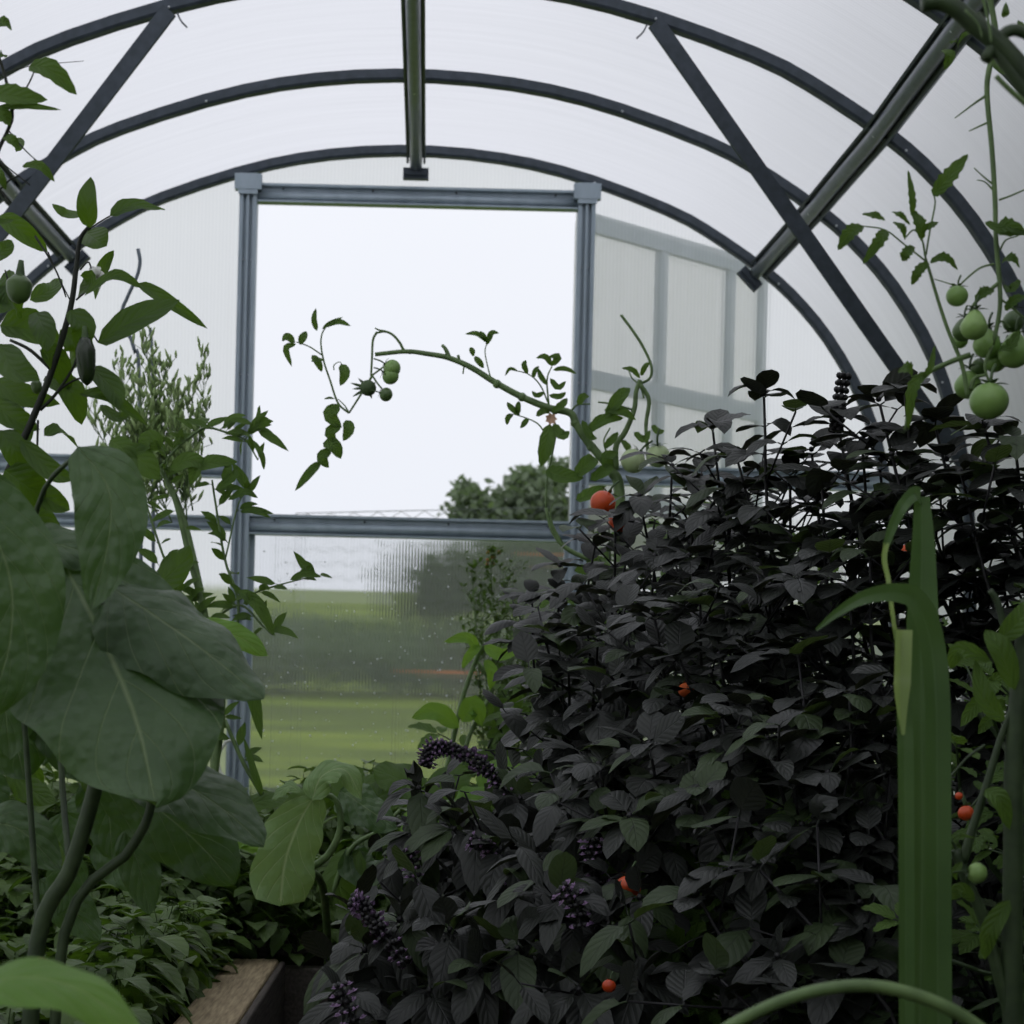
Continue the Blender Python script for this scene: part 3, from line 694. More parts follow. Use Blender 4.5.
# ------------------------------------------------------------------ tomato plant branching across the open doorway
rr = random.Random(31)
D0 = 3.6
t = thing('tomato_plant', Vector((P(615, 474, D0).x, D0, SZ)), 'tomato plant whose long bare branch arches across the open doorway', 'tomato plant')
ms, ml = MB(), MB()
bx = P(615, 474, D0)
ms.tube([Vector((bx.x - .03, D0 + .05, SZ)), Vector((bx.x + .02, D0 + .02, .9)), P(620, 560, D0), P(619, 488, D0), P(612, 472, D0)], (.013, .010), 8, 20)
stems(ms, [([(618, 482), (612, 471), (587, 441), (576, 424), (570, 413), (549, 408), (522, 397), (496, 383), (472, 368), (449, 358), (428, 354), (406, 351.5), (375, 354.5)], 7.5/1.6, 3.4/1.6),
    ([(411, 353), (404, 350), (400, 343), (393, 335), (385, 331.5), (376, 333)], 1.6, 1.1), ([(385, 331), (379, 330), (375, 328)], 1, .7),
    ([(377, 332), (373, 340), (372, 358), (371, 376)], 1.3, 1.1), ([(371, 376), (378, 371), (385, 366), (392, 363)], 1, .8), ([(372, 375), (378, 384), (384, 391)], 1, .8),
    ([(372, 376), (365, 388), (349, 413)], 1.3, 1), ([(349, 413), (338, 403), (330, 380), (324, 362), (321, 345), (322, 334), (327, 325)], 1.2, .7), ([(349, 413), (345, 406), (338, 399)], .8, .5),
    ([(334, 370), (334, 365), (340, 362), (343, 368)], .6, .4), ([(322, 355), (310, 347), (300, 343), (296, 342)], .8, .5),
    ([(449, 358), (446, 350), (442, 345)], 2.6, 1.6), ([(460, 363), (458, 355)], 1.5, 1.4), ([(464, 366), (463, 374)], .8, .7),
    ([(491, 378), (489, 372), (485, 352), (488, 341)], .8, .5), ([(549, 407), (547, 380), (552, 366)], 1.1, .6), ([(549, 405), (540, 385), (528, 374), (512, 370)], .9, .5),
    ([(547, 436), (538, 424), (526, 418), (513, 414)], .9, .5), ([(570, 413), (577, 405), (590, 404)], 1.2, .8),
    ([(552, 416), (556, 430), (552, 455), (547, 480), (546, 508)], 1.2, 1.0), ([(616, 470), (616, 446), (625, 432), (634, 410), (636, 392), (640, 380)], 3.2, 2.2),
    ([(640, 384), (650, 378), (651, 365), (642, 345), (630, 327), (621, 315)], 1.4, 1.5), ([(640, 384), (649, 400), (646, 425), (648, 452)], 2.4, 1.8), ([(634, 410), (612, 404), (598, 402)], 1.2, .8), ([(606, 452), (604, 440), (610, 428)], 1, .7), ([(644, 398), (640, 386), (632, 378), (628, 368)], 1, .6)], D0, 7)
for u, v in ((555, 410), (522, 397), (497, 384), (575, 423), (591, 447)): ms.ball(P(u, v, D0), .0088, 8, 6)
def L(*a, **k): pl_leaf(ml, *a, **k)
SM = dict(n=7, nw=2, fold=.3)
for q in ((317, 331, 314, 320, 316, 308, 6), (322, 329, 331, 323, 343, 317, 5), (324, 327, 338, 322, 351, 326, 7), (295, 343, 287, 337, 282, 341, 9), (299, 344, 303, 338, 306, 331, 9), (296, 344, 286, 349, 292, 367, 7),
          (312, 355, 318, 363, 322, 372, 8), (311, 361, 318, 360, 325, 360, 5), (341, 364, 345, 374, 340, 386, 11), (324, 399, 330, 398, 335, 399, 3), (339, 404, 330, 416, 342, 428, 15), (346, 420, 349, 430, 343, 441, 12), (341, 425, 330, 433, 336, 443, 12), (323, 443, 334, 446, 341, 459, 15), (331, 449, 322, 458, 329, 468, 12), (321, 461, 309, 474, 295, 491, 10),
          (487, 342, 477, 334, 465, 334, 6), (487, 341, 492, 333, 499, 333, 6), (486, 342, 483, 336, 480, 331, 6), (486, 345, 490, 338, 493, 331, 5), (474, 356, 472, 351, 471, 347, 6), (484, 368, 478, 361, 475, 356, 7),
          (552, 366, 545, 357, 536, 358, 7), (552, 366, 558, 357, 548, 357, 8), (553, 370, 565, 369, 577, 374, 6), (550, 378, 558, 388, 566, 381, 7), (547, 385, 541, 377, 538, 368, 6), (528, 374, 524, 366, 526, 360, 6), (518, 371, 510, 369, 505, 376, 4), (533, 378, 535, 371, 539, 366, 5), (549, 395, 559, 397, 566, 392, 7), (544, 392, 537, 396, 532, 391, 6),
          (520, 415, 512, 409, 507, 402, 7), (518, 415, 518, 407, 519, 401, 6), (513, 414, 508, 418, 507, 425, 6), (528, 418, 524, 424, 520, 428, 6), (536, 416, 544, 411, 550, 413, 8)):
    L(*q, D0, **SM)
for q in ((546, 470, 562, 476, 584, 478, 20, 'bright'), (575, 476, 590, 462, 596, 458, 18, 0), (550, 424, 546, 446, 541, 467, 17, 0), (553, 424, 562, 436, 569, 431, 12, 0), (552, 412, 562, 405, 567, 398, 9, 0), (578, 405, 583, 397, 589, 396, 9, 0), (582, 420, 590, 436, 597, 438, 9, 0),
          (588, 431, 604, 420, 624, 418, 14, 0), (606, 418, 620, 397, 630, 388, 15, 0), (604, 410, 622, 412, 636, 420, 11, 0), (612, 470, 606, 458, 618, 452, 14, 0), (634, 432, 644, 440, 650, 430, 9, 0), (604, 448, 612, 440, 618, 432, 9, 0), (652, 425, 658, 432, 664, 430, 8, 0), (640, 378, 632, 370, 622, 368, 7, 0), (641, 376, 645, 367, 650, 362, 6, 0), (622, 440, 628, 448, 630, 452, 8, 0), (576, 500, 590, 494, 606, 486, 14, 0), (590, 480, 606, 470, 610, 462, 14, 0)):
    L(*q[:7], D0 - .02, n=9, nw=3, fold=.3, wave=.05, jag=.15)
ms.tube([P(546, 508, D0), P(552, 530, D0), P(566, 548, D0), P(590, 560, D0)], (.003, .005), 6, 12)
ms.tube([P(558, 498, D0), P(551, 508, D0), P(552, 524, D0), P(562, 543, D0)], (.001, .003), 6, 10)
ms.build('stem', M['stem'], t); ml.build('foliage', M['tomato'], t)
for u, v, r, m_, dx in ((392, 368.5, 9, 'gtom', (-.8, 0, .5)), (390.6, 376, 8.6, 'gtom', (-.8, -.3, .4)), (386, 394.5, 7, 'dgtom', (-1, 0, .3)), (633, 461, 12.5, 'ptom', (.6, 0, .8)), (658, 456, 12, 'ptom', (-.1, -.3, 1))):
    tomato(t, P(u, v, D0 - .02 * r / 9), r * D0 / FPX, m_, Vector(dx))
mb = MB(); c = P(368, 388, D0); mb.ball(c, .016, 10, 8, Vector((-1, 0, .3)))
for u, v in ((358, 378), (350, 383), (352, 389), (352, 397), (372, 399), (376, 382)):
    e = P(u, v, D0); mb.leaf([c, c.lerp(e, .6), e], .006, Vector((0, -1, .2)), LA, n=5, nw=1)
mb.build('spiky_calyx', M['calyx'], t)
mb = MB(); 
for k in range(7):
    a = k * .9; p = P(551, 419, D0 - .02); mb.leaf([p, p + Vector((math.cos(a), -.2, math.sin(a))) * .012], .009, Vector((0, -1, 0)), OV, n=3, nw=1)
mb.build('faded_flower', plain('faded_flower', lin((196, 150, 120)), lin((214, 178, 150)), .7), t)
for u, v, r in ((603, 503, 13), (619, 522, 11)):
    tomato(t, P(u, v, 3.05), r * 3.05 / FPX, 'rtom', Vector((.5, .2, .9)))

# green tomato bushes standing behind and between the basil
def bush(base, tips, label, seed, L=.16, n=9, mat='tomato', name='tomato_bush', cat='tomato plant', fruits=(), grp='leafy green bushes behind the black basil', t0=.2):
    rr = random.Random(seed); g0 = Vector((base[0], base[1], SZ)); t = thing(name, g0, label, cat, grp); ms, ml = MB(), MB()
    for tp in tips:
        p = P(*tp); b = g0 + Vector((rr.uniform(-.06, .06), rr.uniform(-.06, .06), 0)); cv = [b, b.lerp(p, .35) + Vector((rr.uniform(-.06, .06), 0, .05)), b.lerp(p, .7) + Vector((rr.uniform(-.05, .05), 0, .02)), p]
        ms.tube(cv, (.006, .002), 6, 16); pts = crom(cv, n * 2 + 1)
        for i in range(n * 2 + 1):
            if i / n / 2 < t0: continue
            tomleaf(ml, ms, pts[i], rdir(rr, .1), L * rr.uniform(.7, 1.15), rr=rr, pairs=2)
    ms.build('stem', M['stemd'], t); ml.build('foliage', M[mat], t)
    for u, v, d, r, m_ in fruits: tomato(t, P(u, v, d), r * d / FPX, m_, Vector((rr.uniform(-.4, .4), .3, 1)))
    return t
bush((.36, 4.0), [(590, 600, 3.9), (620, 640, 3.9), (640, 590, 3.9), (565, 650, 3.9), (610, 560, 3.9)], 'leafy green bush behind the basil under the arching branch', 41)
bush((.20, 4.3), [(520, 680, 4.2), (550, 700, 4.2), (490, 740, 4.2), (540, 640, 4.2), (575, 740, 4.1)], 'leafy green bush low behind the purple flower spikes', 42, mat='tomato')
bush((.70, 3.9), [(720, 600, 3.7), (760, 640, 3.7), (690, 560, 3.8), (800, 600, 3.7), (740, 530, 3.8), (830, 540, 3.7)], 'leafy green bush glimpsed through the middle of the basil clump', 43, fruits=[(686, 690, 2.7, 8, 'orange'), (907, 553, 2.9, 9, 'orange')])
bush((1.0, 3.2), [(1010, 650, 3.0), (990, 730, 2.9), (940, 730, 2.9), (1035, 600, 3.0), (960, 760, 2.9), (1015, 700, 2.8)], 'leafy green bush behind the strap leaves near the picture edge', 44, L=.15, fruits=[(966, 813, 1.72, 8, 'rtom'), (959, 796, 1.72, 4, 'rtom')])
bush((.92, 2.0), [(1000, 740, 1.95), (970, 700, 2.0), (960, 790, 1.9), (1020, 860, 1.9), (990, 930, 1.8), (950, 960, 1.8), (1030, 720, 1.95)], 'leafy green bush low behind the two small green tomatoes', 45, L=.11, n=7)
bush((.40, 2.1), [(640, 900, 2.35), (720, 850, 2.35), (600, 960, 2.3), (680, 960, 2.2), (790, 820, 2.3)], 'dim green bush in the shade low among the basil stems', 46, L=.13, n=7, fruits=[(628, 888, 2.12, 13, 'rtom'), (609, 986, 1.9, 7, 'rtom')])

# feathery plant before the lower door
rr = random.Random(51); D1 = 4.4
t = thing('feathery_plant', (P(520, 700, D1).x, D1, SZ), 'tall feathery green plant with tiny leaves in front of the lower door panel', 'feathery plant')
ms, ml = MB(), MB(); b0 = Vector((P(500, 700, D1).x, D1, SZ))
for (u, v) in ((472, 572), (490, 556), (505, 575), (515, 600), (480, 600), (530, 630), (545, 650), (500, 620), (556, 640), (525, 660), (560, 690)):
    p = P(u, v, D1 + rr.uniform(-.1, .1)); cv = crom([b0, b0.lerp(p, .45) + Vector((rr.uniform(-.03, .03), 0, .02)), p], 30); ms.tube(cv, (.0035, .001), 5)
    for i in range(10, 30):
        for k in range(5):
            d = rdir(rr, .5); e = cv[i] + d * rr.uniform(.02, .07); ms.tube([cv[i], e], .0008, 3, cap=False)
            for q in range(3): simple_leaf(ml, cv[i].lerp(e, (q + 1) / 3), rdir(rr, .3), rr.uniform(.012, .024), .009, OV, .2, .05, n=3, nw=1)
ms.build('stem', M['stem'], t); ml.build('foliage', M['herb'], t)
mb = MB()
for k in range(8): p = P(490 + rr.uniform(-6, 9), 556 + rr.uniform(-4, 10), D1); mb.ball(p, .005, 5, 4)
mb.build('seed_head', plain('brown_seeds', lin((150, 100, 60)), lin((170, 120, 70)), .8), t)
# two lanky stems with a flat leaf beside it
t = thing('lanky_seedling', (P(440, 800, 3.9).x, 3.9, SZ), 'pair of lanky pale green stems leaning across the bright lawn', 'plant')
ms, ml = MB(), MB()
stems(ms, [([(425, 830), (445, 775), (462, 700), (478, 655), (482, 645)], 3, 2), ([(452, 815), (468, 740), (488, 700), (490, 680), (478, 662)], 2.4, 1.6)], 3.9)
ms.tube([Vector((P(425, 830, 3.9).x, 3.9, SZ)), P(425, 830, 3.9)], .006, 6); ms.tube([Vector((P(452, 815, 3.9).x, 3.9, SZ)), P(452, 815, 3.9)], .005, 6)
for q in ((459, 728, 436, 712, 412, 718, 20), (462, 722, 474, 706, 482, 726, 22), (479, 648, 466, 638, 444, 642, 12), (484, 645, 500, 655, 520, 650, 14), (485, 660, 492, 672, 490, 690, 12), (480, 645, 470, 655, 462, 668, 10)): pl_leaf(ml, *q, 3.88, wave=.05)
ms.build('stem', M['stem'], t); ml.build('foliage', M['bud'], t)

# ------------------------------------------------------------------ strap-leaved plant and arching stem
d = 1.45
t = thing('leek_plant', (P(925, 1000, d).x, d, SZ), 'plant of tall flat strap leaves standing upright, one tip folded over', 'leek')
def strap(pts, wpx, mat, name, dd=d, prof=None, fold=.35, up=Vector((.12, -1, .05))):
    mb = MB(); w0 = wpx * dd / FPX
    mb.leaf([P(p[0], p[1], p[2] if len(p) > 2 else dd) for p in pts], w0, up, prof or (lambda t: 1), n=26, nw=4, fold=fold)
    return mb.build(name, M[mat], t)
strap([(916, 1180), (920, 1000), (922, 850), (921, 700), (921, 600), (922, 540), (921, 497)], 43, 'leek', 'strap_leaf', prof=lambda t: 1 - .62 * max(0, (t - .5) * 2) ** .8, fold=.3)
o = strap([(920, 497, 1.45), (914, 494, 1.43), (903, 505, 1.42), (893, 525, 1.42), (886, 545, 1.42)], 17, 'leek', 'strap_leaf', prof=lambda t: 1 - .55 * t, fold=.2)
strap([(886, 543, 1.42), (884, 560, 1.42), (888, 580, 1.42), (891, 605, 1.42), (896, 640, 1.42)], 6, 'leeky', 'dried_leaf_tip', prof=lambda t: 1 - .3 * t)
strap([(938, 1100, 1.40), (937, 800, 1.40), (936, 700, 1.40), (930, 640, 1.40), (916, 602, 1.39), (895, 593, 1.38), (865, 597, 1.37), (838, 612, 1.37), (816, 630, 1.37)], 26, 'leek', 'strap_leaf', prof=lambda t: 1 if t < .45 else max(.04, 1 - 1.6 * (t - .45)), fold=.3)
strap([(906, 1080, 1.38), (905, 800, 1.38), (903, 700, 1.38), (901, 630, 1.38)], 16, 'leek', 'strap_leaf', prof=lambda t: 1)
strap([(903, 735, 1.375), (901, 700, 1.375), (902, 660, 1.375), (903, 630, 1.376)], 17, 'leeky', 'yellowed_leaf', prof=lambda t: .2 + .8 * min(1, t * 2.2))
mb = MB(); mb.tube([P(700, 1050, 1.1), P(730, 1026, 1.1), P(790, 998, 1.1), P(850, 986, 1.1), P(905, 992, 1.1), P(965, 1018, 1.1), P(1010, 1062, 1.1), P(1050, 1150, 1.1), P(1070, 1270, 1.1), P(1080, 1420, 1.1)], (.0035, .0045), 10, 50)
mb.tube([P(700, 1050, 1.1), Vector((.17, 1.12, .35)), Vector((.30, 1.2, .0))], .0036, 8, 12)
tag(mb.build('arching_stem', M['stem']), 'smooth green stem bowing in an arch along the bottom', 'stem')

# green tomato side plant with thick stems at the picture edge
d = 1.5
t = thing('tomato_plant', (P(1000, 1000, d).x, d, SZ), 'tomato plant with two small green tomatoes on a slanting stem', 'tomato plant')
ms, ml = MB(), MB()
stems(ms, [([(1030, 600), (1022, 660), (1014, 760), (1013, 860), (1012, 980), (1016, 1100)], 9, 11), ([(1015, 700), (1000, 740), (985, 790), (972, 830), (963, 862)], 3, 5), ([(955, 850), (966, 880), (984, 920), (1000, 980), (1020, 1050)], 5, 7), ([(963, 866), (972, 871)], 1.2, 1), ([(950, 838), (957, 850)], 1.4, 1.6), ([(1020, 700), (1000, 610), (990, 590)], 4, 3), ([(985, 745), (965, 760), (940, 790)], 1.5, 1)], d, 9)
for q in ((1015, 690, 1000, 650, 985, 630, 26), (1005, 720, 985, 700, 975, 660, 22), (1000, 640, 1020, 620, 1030, 600, 24), (962, 862, 955, 872, 957, 880, 8), (948, 842, 938, 838, 925, 826, 5), (952, 840, 962, 836, 975, 838, 4), (985, 790, 1000, 800, 1010, 830, 20), (1010, 900, 990, 930, 985, 960, 20), (990, 660, 960, 650, 950, 670, 18), (975, 900, 960, 890, 950, 900, 16)): pl_leaf(ml, *q, d - .01)
ms.build('stem', M['stemd'], t); ml.build('foliage', M['tomato'], t)
tomato(t, P(939, 846, d), 11 * d / FPX, 'gtom', Vector((.3, 0, 1))); tomato(t, P(977, 873, d - .02), 10.5 * d / FPX, 'gtom', Vector((-1, 0, .1)))

# tomato vine hanging from above
d = 1.6
t = thing('hanging_tomato_vine', P(985, -40, d), 'tomato vine hanging from the roof with a cluster of unripe green tomatoes', 'tomato vine')
ms, ml, mt = MB(), MB(), MB()
stems(ms, [([(975, -60), (990, 0), (996, 40), (989, 70), (987, 95), (992, 150), (995, 200), (996, 240), (1000, 290), (999, 315), (993, 345)], 3.2, 2.2),
    ([(987, 95), (975, 103), (955, 118)], 1.6, .6), ([(989, 122), (980, 126), (969, 131)], 1.3, .6), ([(994, 185), (985, 178), (974, 168)], 1.2, .5), ([(993, 190), (985, 182), (977, 180)], 1, .5),
    ([(1000, 282), (990, 290), (975, 303), (969, 315)], 2.2, 1.4), ([(994, 264), (980, 268), (965, 280), (958, 288)], 1.2, .8), ([(968, 398), (962, 365), (948, 330), (938, 300), (928, 266)], 2.4, 1.6), ([(928, 266), (925, 255), (922, 240), (914, 230), (905, 238)], 1.2, .8), ([(926, 255), (930, 230), (935, 205), (934, 195)], 1, .8), ([(927, 262), (905, 245), (885, 230), (862, 226)], 1, .7),
    ([(970, 390), (975, 378), (985, 375)], 2, 1.6), ([(990, 350), (1000, 322), (1012, 330)], 1.4, 1), ([(970, 355), (950, 362), (925, 375), (912, 395), (905, 430)], 3.0, 1.5), ([(993, 345), (985, 365), (989, 382)], 1.8, 1.3), ([(1002, 300), (1015, 310), (1024, 318)], 1.2, 1), ([(999, 200), (1010, 196), (1024, 190)], 1.1, .8), ([(1000, 250), (1006, 240), (1018, 236)], 1, .7), ([(958, 288), (950, 284), (934, 279)], .8, .5)], d, 8)
TL = dict(n=14, nw=3, jag=.3, jf=6, fold=.3, wave=.03)
for q, m_ in (((933, 196, 948, 178, 968, 154, 19), 0), ((912, 216, 912, 198, 908, 170, 9), 0), ((862, 226, 850, 233, 838, 250, 17), 0), ((885, 220, 876, 216, 862, 214, 11), 0), ((885, 230, 880, 240, 863, 264, 15), 0), ((905, 240, 902, 228, 893, 222, 10), 0), ((913, 246, 906, 254, 903, 261, 13), 0), ((922, 240, 920, 225, 913, 210, 16), 0),
             ((928, 262, 918, 272, 912, 285, 12), 0), ((930, 262, 945, 258, 958, 270, 13), 0), ((920, 232, 930, 226, 938, 222, 9), 0), ((910, 225, 900, 215, 892, 212, 9), 0), ((996, 232, 1008, 226, 1030, 236, 20), 0), ((985, 222, 1005, 232, 1030, 232, 14), 0), ((1002, 262, 1012, 258, 1020, 268, 13), 0), ((1020, 280, 1010, 290, 1004, 285, 10), 0), ((975, 300, 985, 292, 994, 290, 14), 0),
             ((912, 376, 908, 368, 898, 372, 16), 0), ((925, 372, 912, 390, 908, 430, 14), 0), ((922, 380, 930, 368, 935, 345, 8), 0), ((999, 350, 1010, 345, 1020, 330, 14), 0), ((1005, 310, 1015, 300, 1026, 296, 12), 0)):
    pl_leaf(ml, *q, d - .01, **TL)
for q in ((942, 50, 950, 55, 944, 70, 11), (951, 44, 956, 40, 958, 48, 8), (958, 44, 965, 34, 975, 34, 5), (1003, 18, 1006, 12, 1006, 2, 8), (994, 60, 1000, 68, 1010, 78, 12), (1018, 20, 1024, 30, 1030, 28, 8)): pl_leaf(ml, *q, d - .02, n=7, nw=2)
ms.build('stem', M['stem'], t); ml.build('foliage', M['tomato'], t)
for u, v, r, pe, m_, dd in ((957, 296, 11, 0, 'gtom', 0), (974, 327, 13.5, .8, 'gtom', -.02), (963, 331, 11, .6, 'dgtom', .02), (987, 345, 14, .5, 'gtom', .01), (968, 386, 14, .4, 'gtom', .03), (989, 401, 19, 0, 'gtom', -.03), (1013, 322, 11, .3, 'dgtom', .04), (1014, 353, 16, .9, 'gtom', .0), (979, 368, 9, .4, 'dgtom', .03), (1004, 358, 10, .6, 'gtom', .03), (960, 341, 8, .3, 'gtom', .04), (995, 362, 11, .4, 'gtom', .02)):
    tomato(t, P(u, v, d + dd), r * d / FPX, m_, Vector((.1, .1, 1)), pe, stub=1.2)
d = 1.25
t = thing('squash_vine', P(990, -30, d), 'thick green squash vine draped over the roof frame, cut end showing', 'squash vine')
ms = MB(); stems(ms, [([(922, 4), (938, 2), (955, 8), (975, 25), (1000, 45), (1030, 80), (1060, 120)], 8, 11), ([(985, 60), (1000, 38), (1015, 30), (1040, 40)], 6, 6), ([(975, 15), (1010, 70), (1050, 120)], 6, 7), ([(1060, 120), (1065, 20), (1062, -60)], 9, 8)], d, 12)
ms.build('stem', M['stemd'], t)
for e in (([(996, 76), (1008, 88), (1024, 102), (1050, 122)], 2.5, 3), ([(965, 10), (978, 24), (982, 38)], 1, .6), ([(978, -20), (986, 10), (990, 30), (991, 42)], 2, 1)):
    mb = MB(); stems(mb, [e], d - .03); mb.build('tendril', M['stem'], t)

# ------------------------------------------------------------------ pepper plant
d = 1.9
t = thing('pepper_plant', (P(-30, 900, d).x, d, SZ), 'pepper plant with glossy oval leaves, dark stem and a hanging dark pepper', 'pepper plant')
ms, ml = MB(), MB()
stems(ms, [([(-20, 760), (-5, 560), (2, 490), (30, 425), (52, 370), (70, 310), (76, 270), (80, 240), (90, 225)], 5, 1.8), ([(40, 410), (55, 395), (72, 370), (78, 355)], 2, 1.2), ([(50, 400), (62, 388), (75, 380), (90, 376)], 1.4, 1), ([(38, 420), (37, 460), (36, 500)], 1.2, 1), ([(88, 228), (84, 216), (78, 212)], 1, .8), ([(88, 230), (100, 222), (110, 216)], 1, .8), ([(80, 270), (88, 262), (92, 270)], 1, .8), ([(76, 300), (88, 290), (96, 284)], 1, .8), ([(72, 310), (90, 330), (98, 342)], 1, .8), ([(52, 370), (30, 350), (10, 340)], 2, 1.5), ([(20, 300), (10, 285), (5, 270)], 1, .8), ([(18, 380), (30, 375), (35, 385)], 1, .8)], d, 8)
for q in ((90, 228, 87, 203, 91, 177, 21), (82, 214, 66, 214, 52, 204, 13), (110, 216, 132, 206, 165, 210, 19), (86, 232, 97, 240, 107, 246, 30), (95, 300, 104, 270, 114, 250, 17), (84, 296, 115, 276, 142, 288, 14), (138, 283, 165, 300, 208, 329, 15),
          (98, 343, 135, 320, 180, 300, 34), (90, 366, 112, 388, 120, 410, 24), (45, 376, 70, 392, 82, 425, 30), (80, 394, 110, 398, 148, 426, 16), (44, 436, 60, 432, 78, 448, 20), (0, 325, 30, 330, 62, 345, 40), (60, 330, 78, 350, 66, 380, 34), (30, 300, 50, 290, 60, 278, 22), (70, 310, 84, 330, 76, 350, 26), (0, 215, 22, 232, 48, 252, 22), (-5, 380, 20, 395, 60, 404, 26), (0, 345, 14, 370, 40, 380, 34),
          (20, 440, 50, 470, 74, 480, 22), (-10, 400, 15, 420, 40, 430, 28), (10, 270, 6, 290, 4, 308, 18), (-10, 310, 10, 300, 22, 318, 30), (5, 470, 26, 486, 46, 500, 42), (-6, 345, 4, 360, 6, 372, 22), (25, 480, 50, 500, 70, 510, 26), (40, 350, 56, 360, 70, 392, 26), (-5, 500, 20, 530, 30, 560, 36), (10, 520, 40, 520, 60, 540, 30), (-10, 260, 4, 250, 12, 240, 18), (36, 312, 44, 330, 48, 352, 26), (0, 430, 14, 450, 22, 474, 28), (92, 270, 88, 284, 78, 296, 20), (30, 420, 20, 445, 10, 470, 24), (100, 405, 118, 418, 132, 410, 12), (12, 140, 20, 145, 16, 152, 12)):
    pl_leaf(ml, *q, d + R.uniform(-.06, .06), dz=R.uniform(-.04, .04), fold=R.uniform(.15, .5), wave=R.uniform(.01, .05), up=Vector((R.uniform(-.3, .3), -1, R.uniform(.1, .8))), ph=R.uniform(0, 6))
stems(ms, [([(35, 236), (48, 256), (58, 275), (66, 297)], 1.2, .8), ([(48, 252), (60, 280), (70, 300)], .8, .7)], d)
ms.build('stem', M['pstem'], t); ml.build('foliage', M['pepper'], t)
def pepper(u0, v0, u1, v1, r, dd, mat='dpep'):
    a, b = P(u0, v0, dd), P(u1, v1, dd); mb = MB(); rr_ = r * dd / FPX
    mb.tube([a.lerp(b, k / 12) for k in range(13)], lambda t: rr_ * (min(1, .5 + t * 2.2) * (1 - t ** 4) ** .6 + .02), 14); o = mb.build('pepper', M[mat], t)
    mb = MB(); mb.tube([a + (a - b).normalized() * rr_ * 1.2, a, a.lerp(b, .06)], (rr_ * .2, rr_ * .62), 8, 6); mb.build('pepper_cap', M['calyx'], o)
pepper(85, 338, 87, 386, 10, d - .05); pepper(20, 276, 18, 304, 13, d - .03, 'dgtom'); pepper(36, 380, 37, 394, 5.5, d - .03, 'dgtom')
mb = MB(); c = P(95, 271, d)
for k in range(6):
    a = k * PI / 3; e = Vector((math.cos(a), -.1, math.sin(a) - .5)); mb.leaf([c, c + e * .006, c + e * .011 + DOWN * .004], .008, Vector((0, -1, .3)), OV, n=5, nw=2, fold=-.4)
mb.ball(c + DOWN * .002, .006, 8, 6); mb.build('flower', M['white'], t)
# climbing leaves top left
d = 1.7
t = thing('climbing_bean', (P(-60, 900, d).x, d, SZ), 'climbing vine with ragged bright leaves at the top corner', 'climbing plant')
ms, ml = MB(), MB()
stems(ms, [([(-60, 900), (-50, 500), (-30, 250), (-5, 160), (8, 130), (12, 110), (0, 60), (-20, 20)], 3, 1.4), ([(12, 112), (28, 85), (34, 72)], 1, .8), ([(8, 130), (25, 150), (45, 168)], .8, .6), ([(-5, 195), (10, 180), (20, 176)], 1, .7), ([(-5, 160), (8, 168), (30, 185)], 1, .6), ([(0, 75), (30, 66), (84, 61)], .6, .3), ([(-10, 190), (2, 192), (8, 204)], 1, .8)], d)
for q in ((29, 66, 50, 70, 77, 95, 24), (-12, 92, 14, 96, 48, 100, 26), (-8, 110, 20, 106, 62, 110, 10), (-5, 30, 4, 22, 12, 30, 14), (-4, 60, 2, 54, 6, 58, 10), (22, 166, 40, 166, 55, 182, 11), (-12, 120, 2, 115, 12, 125, 20), (4, 136, 12, 140, 20, 150, 12), (-8, 165, 0, 175, 6, 190, 10), (-12, 215, 0, 222, 14, 220, 10)): pl_leaf(ml, *q, d, jag=.12)
ms.build('stem', M['pstem'], t); ml.build('foliage', M['tomato'], t)

# ------------------------------------------------------------------ wispy plant gone to seed
rr = random.Random(61); d = 3.9
t = thing('seeding_radish', (P(215, 800, d).x, d, SZ), 'wispy branching plant gone to seed, covered in slender pods', 'seeding plant')
ms, ml = MB(), MB(); root = Vector((P(215, 800, d).x, d, SZ)); a = P(190, 540, d); ms.tube([root, P(212, 680, d), a, P(165, 470, d)], (.008, .004), 7, 16)
tips = [(150, 355), (130, 375), (110, 395), (165, 370), (180, 400), (195, 385), (205, 360), (95, 430), (120, 410), (140, 400), (155, 420), (175, 430), (100, 460), (185, 450), (200, 420), (128, 440), (145, 345), (170, 390), (118, 365), (90, 410)]
for (u, v) in tips:
    p = P(u, v, d + rr.uniform(-.15, .15)); s0 = P(168 + rr.uniform(-10, 25), 475 + rr.uniform(-10, 50), d); cv = crom([s0, s0.lerp(p, .5) + Vector((rr.uniform(-.02, .02), 0, -.015)), p], 22); ms.tube(cv, (.0022, .0009), 4)
    for i in range(3, 22):
        for k in range(3):
            e = cv[i] + (rdir(rr, .7) * rr.uniform(.012, .035)); ms.tube([cv[i], e], .0007, 3, cap=False)
            g = (rdir(rr, 1.2)).normalized(); l = rr.uniform(.014, .030); ml.tube([e, e + g * l * .5, e + g * l], (lambda q: .0036 * math.sin(PI * min(.95, q * .8 + .15)) + .0004), 4)
ms.build('stem', M['stem'], t); ml.build('seed_pods', M['wisp'], t)['kind'] = 'stuff'
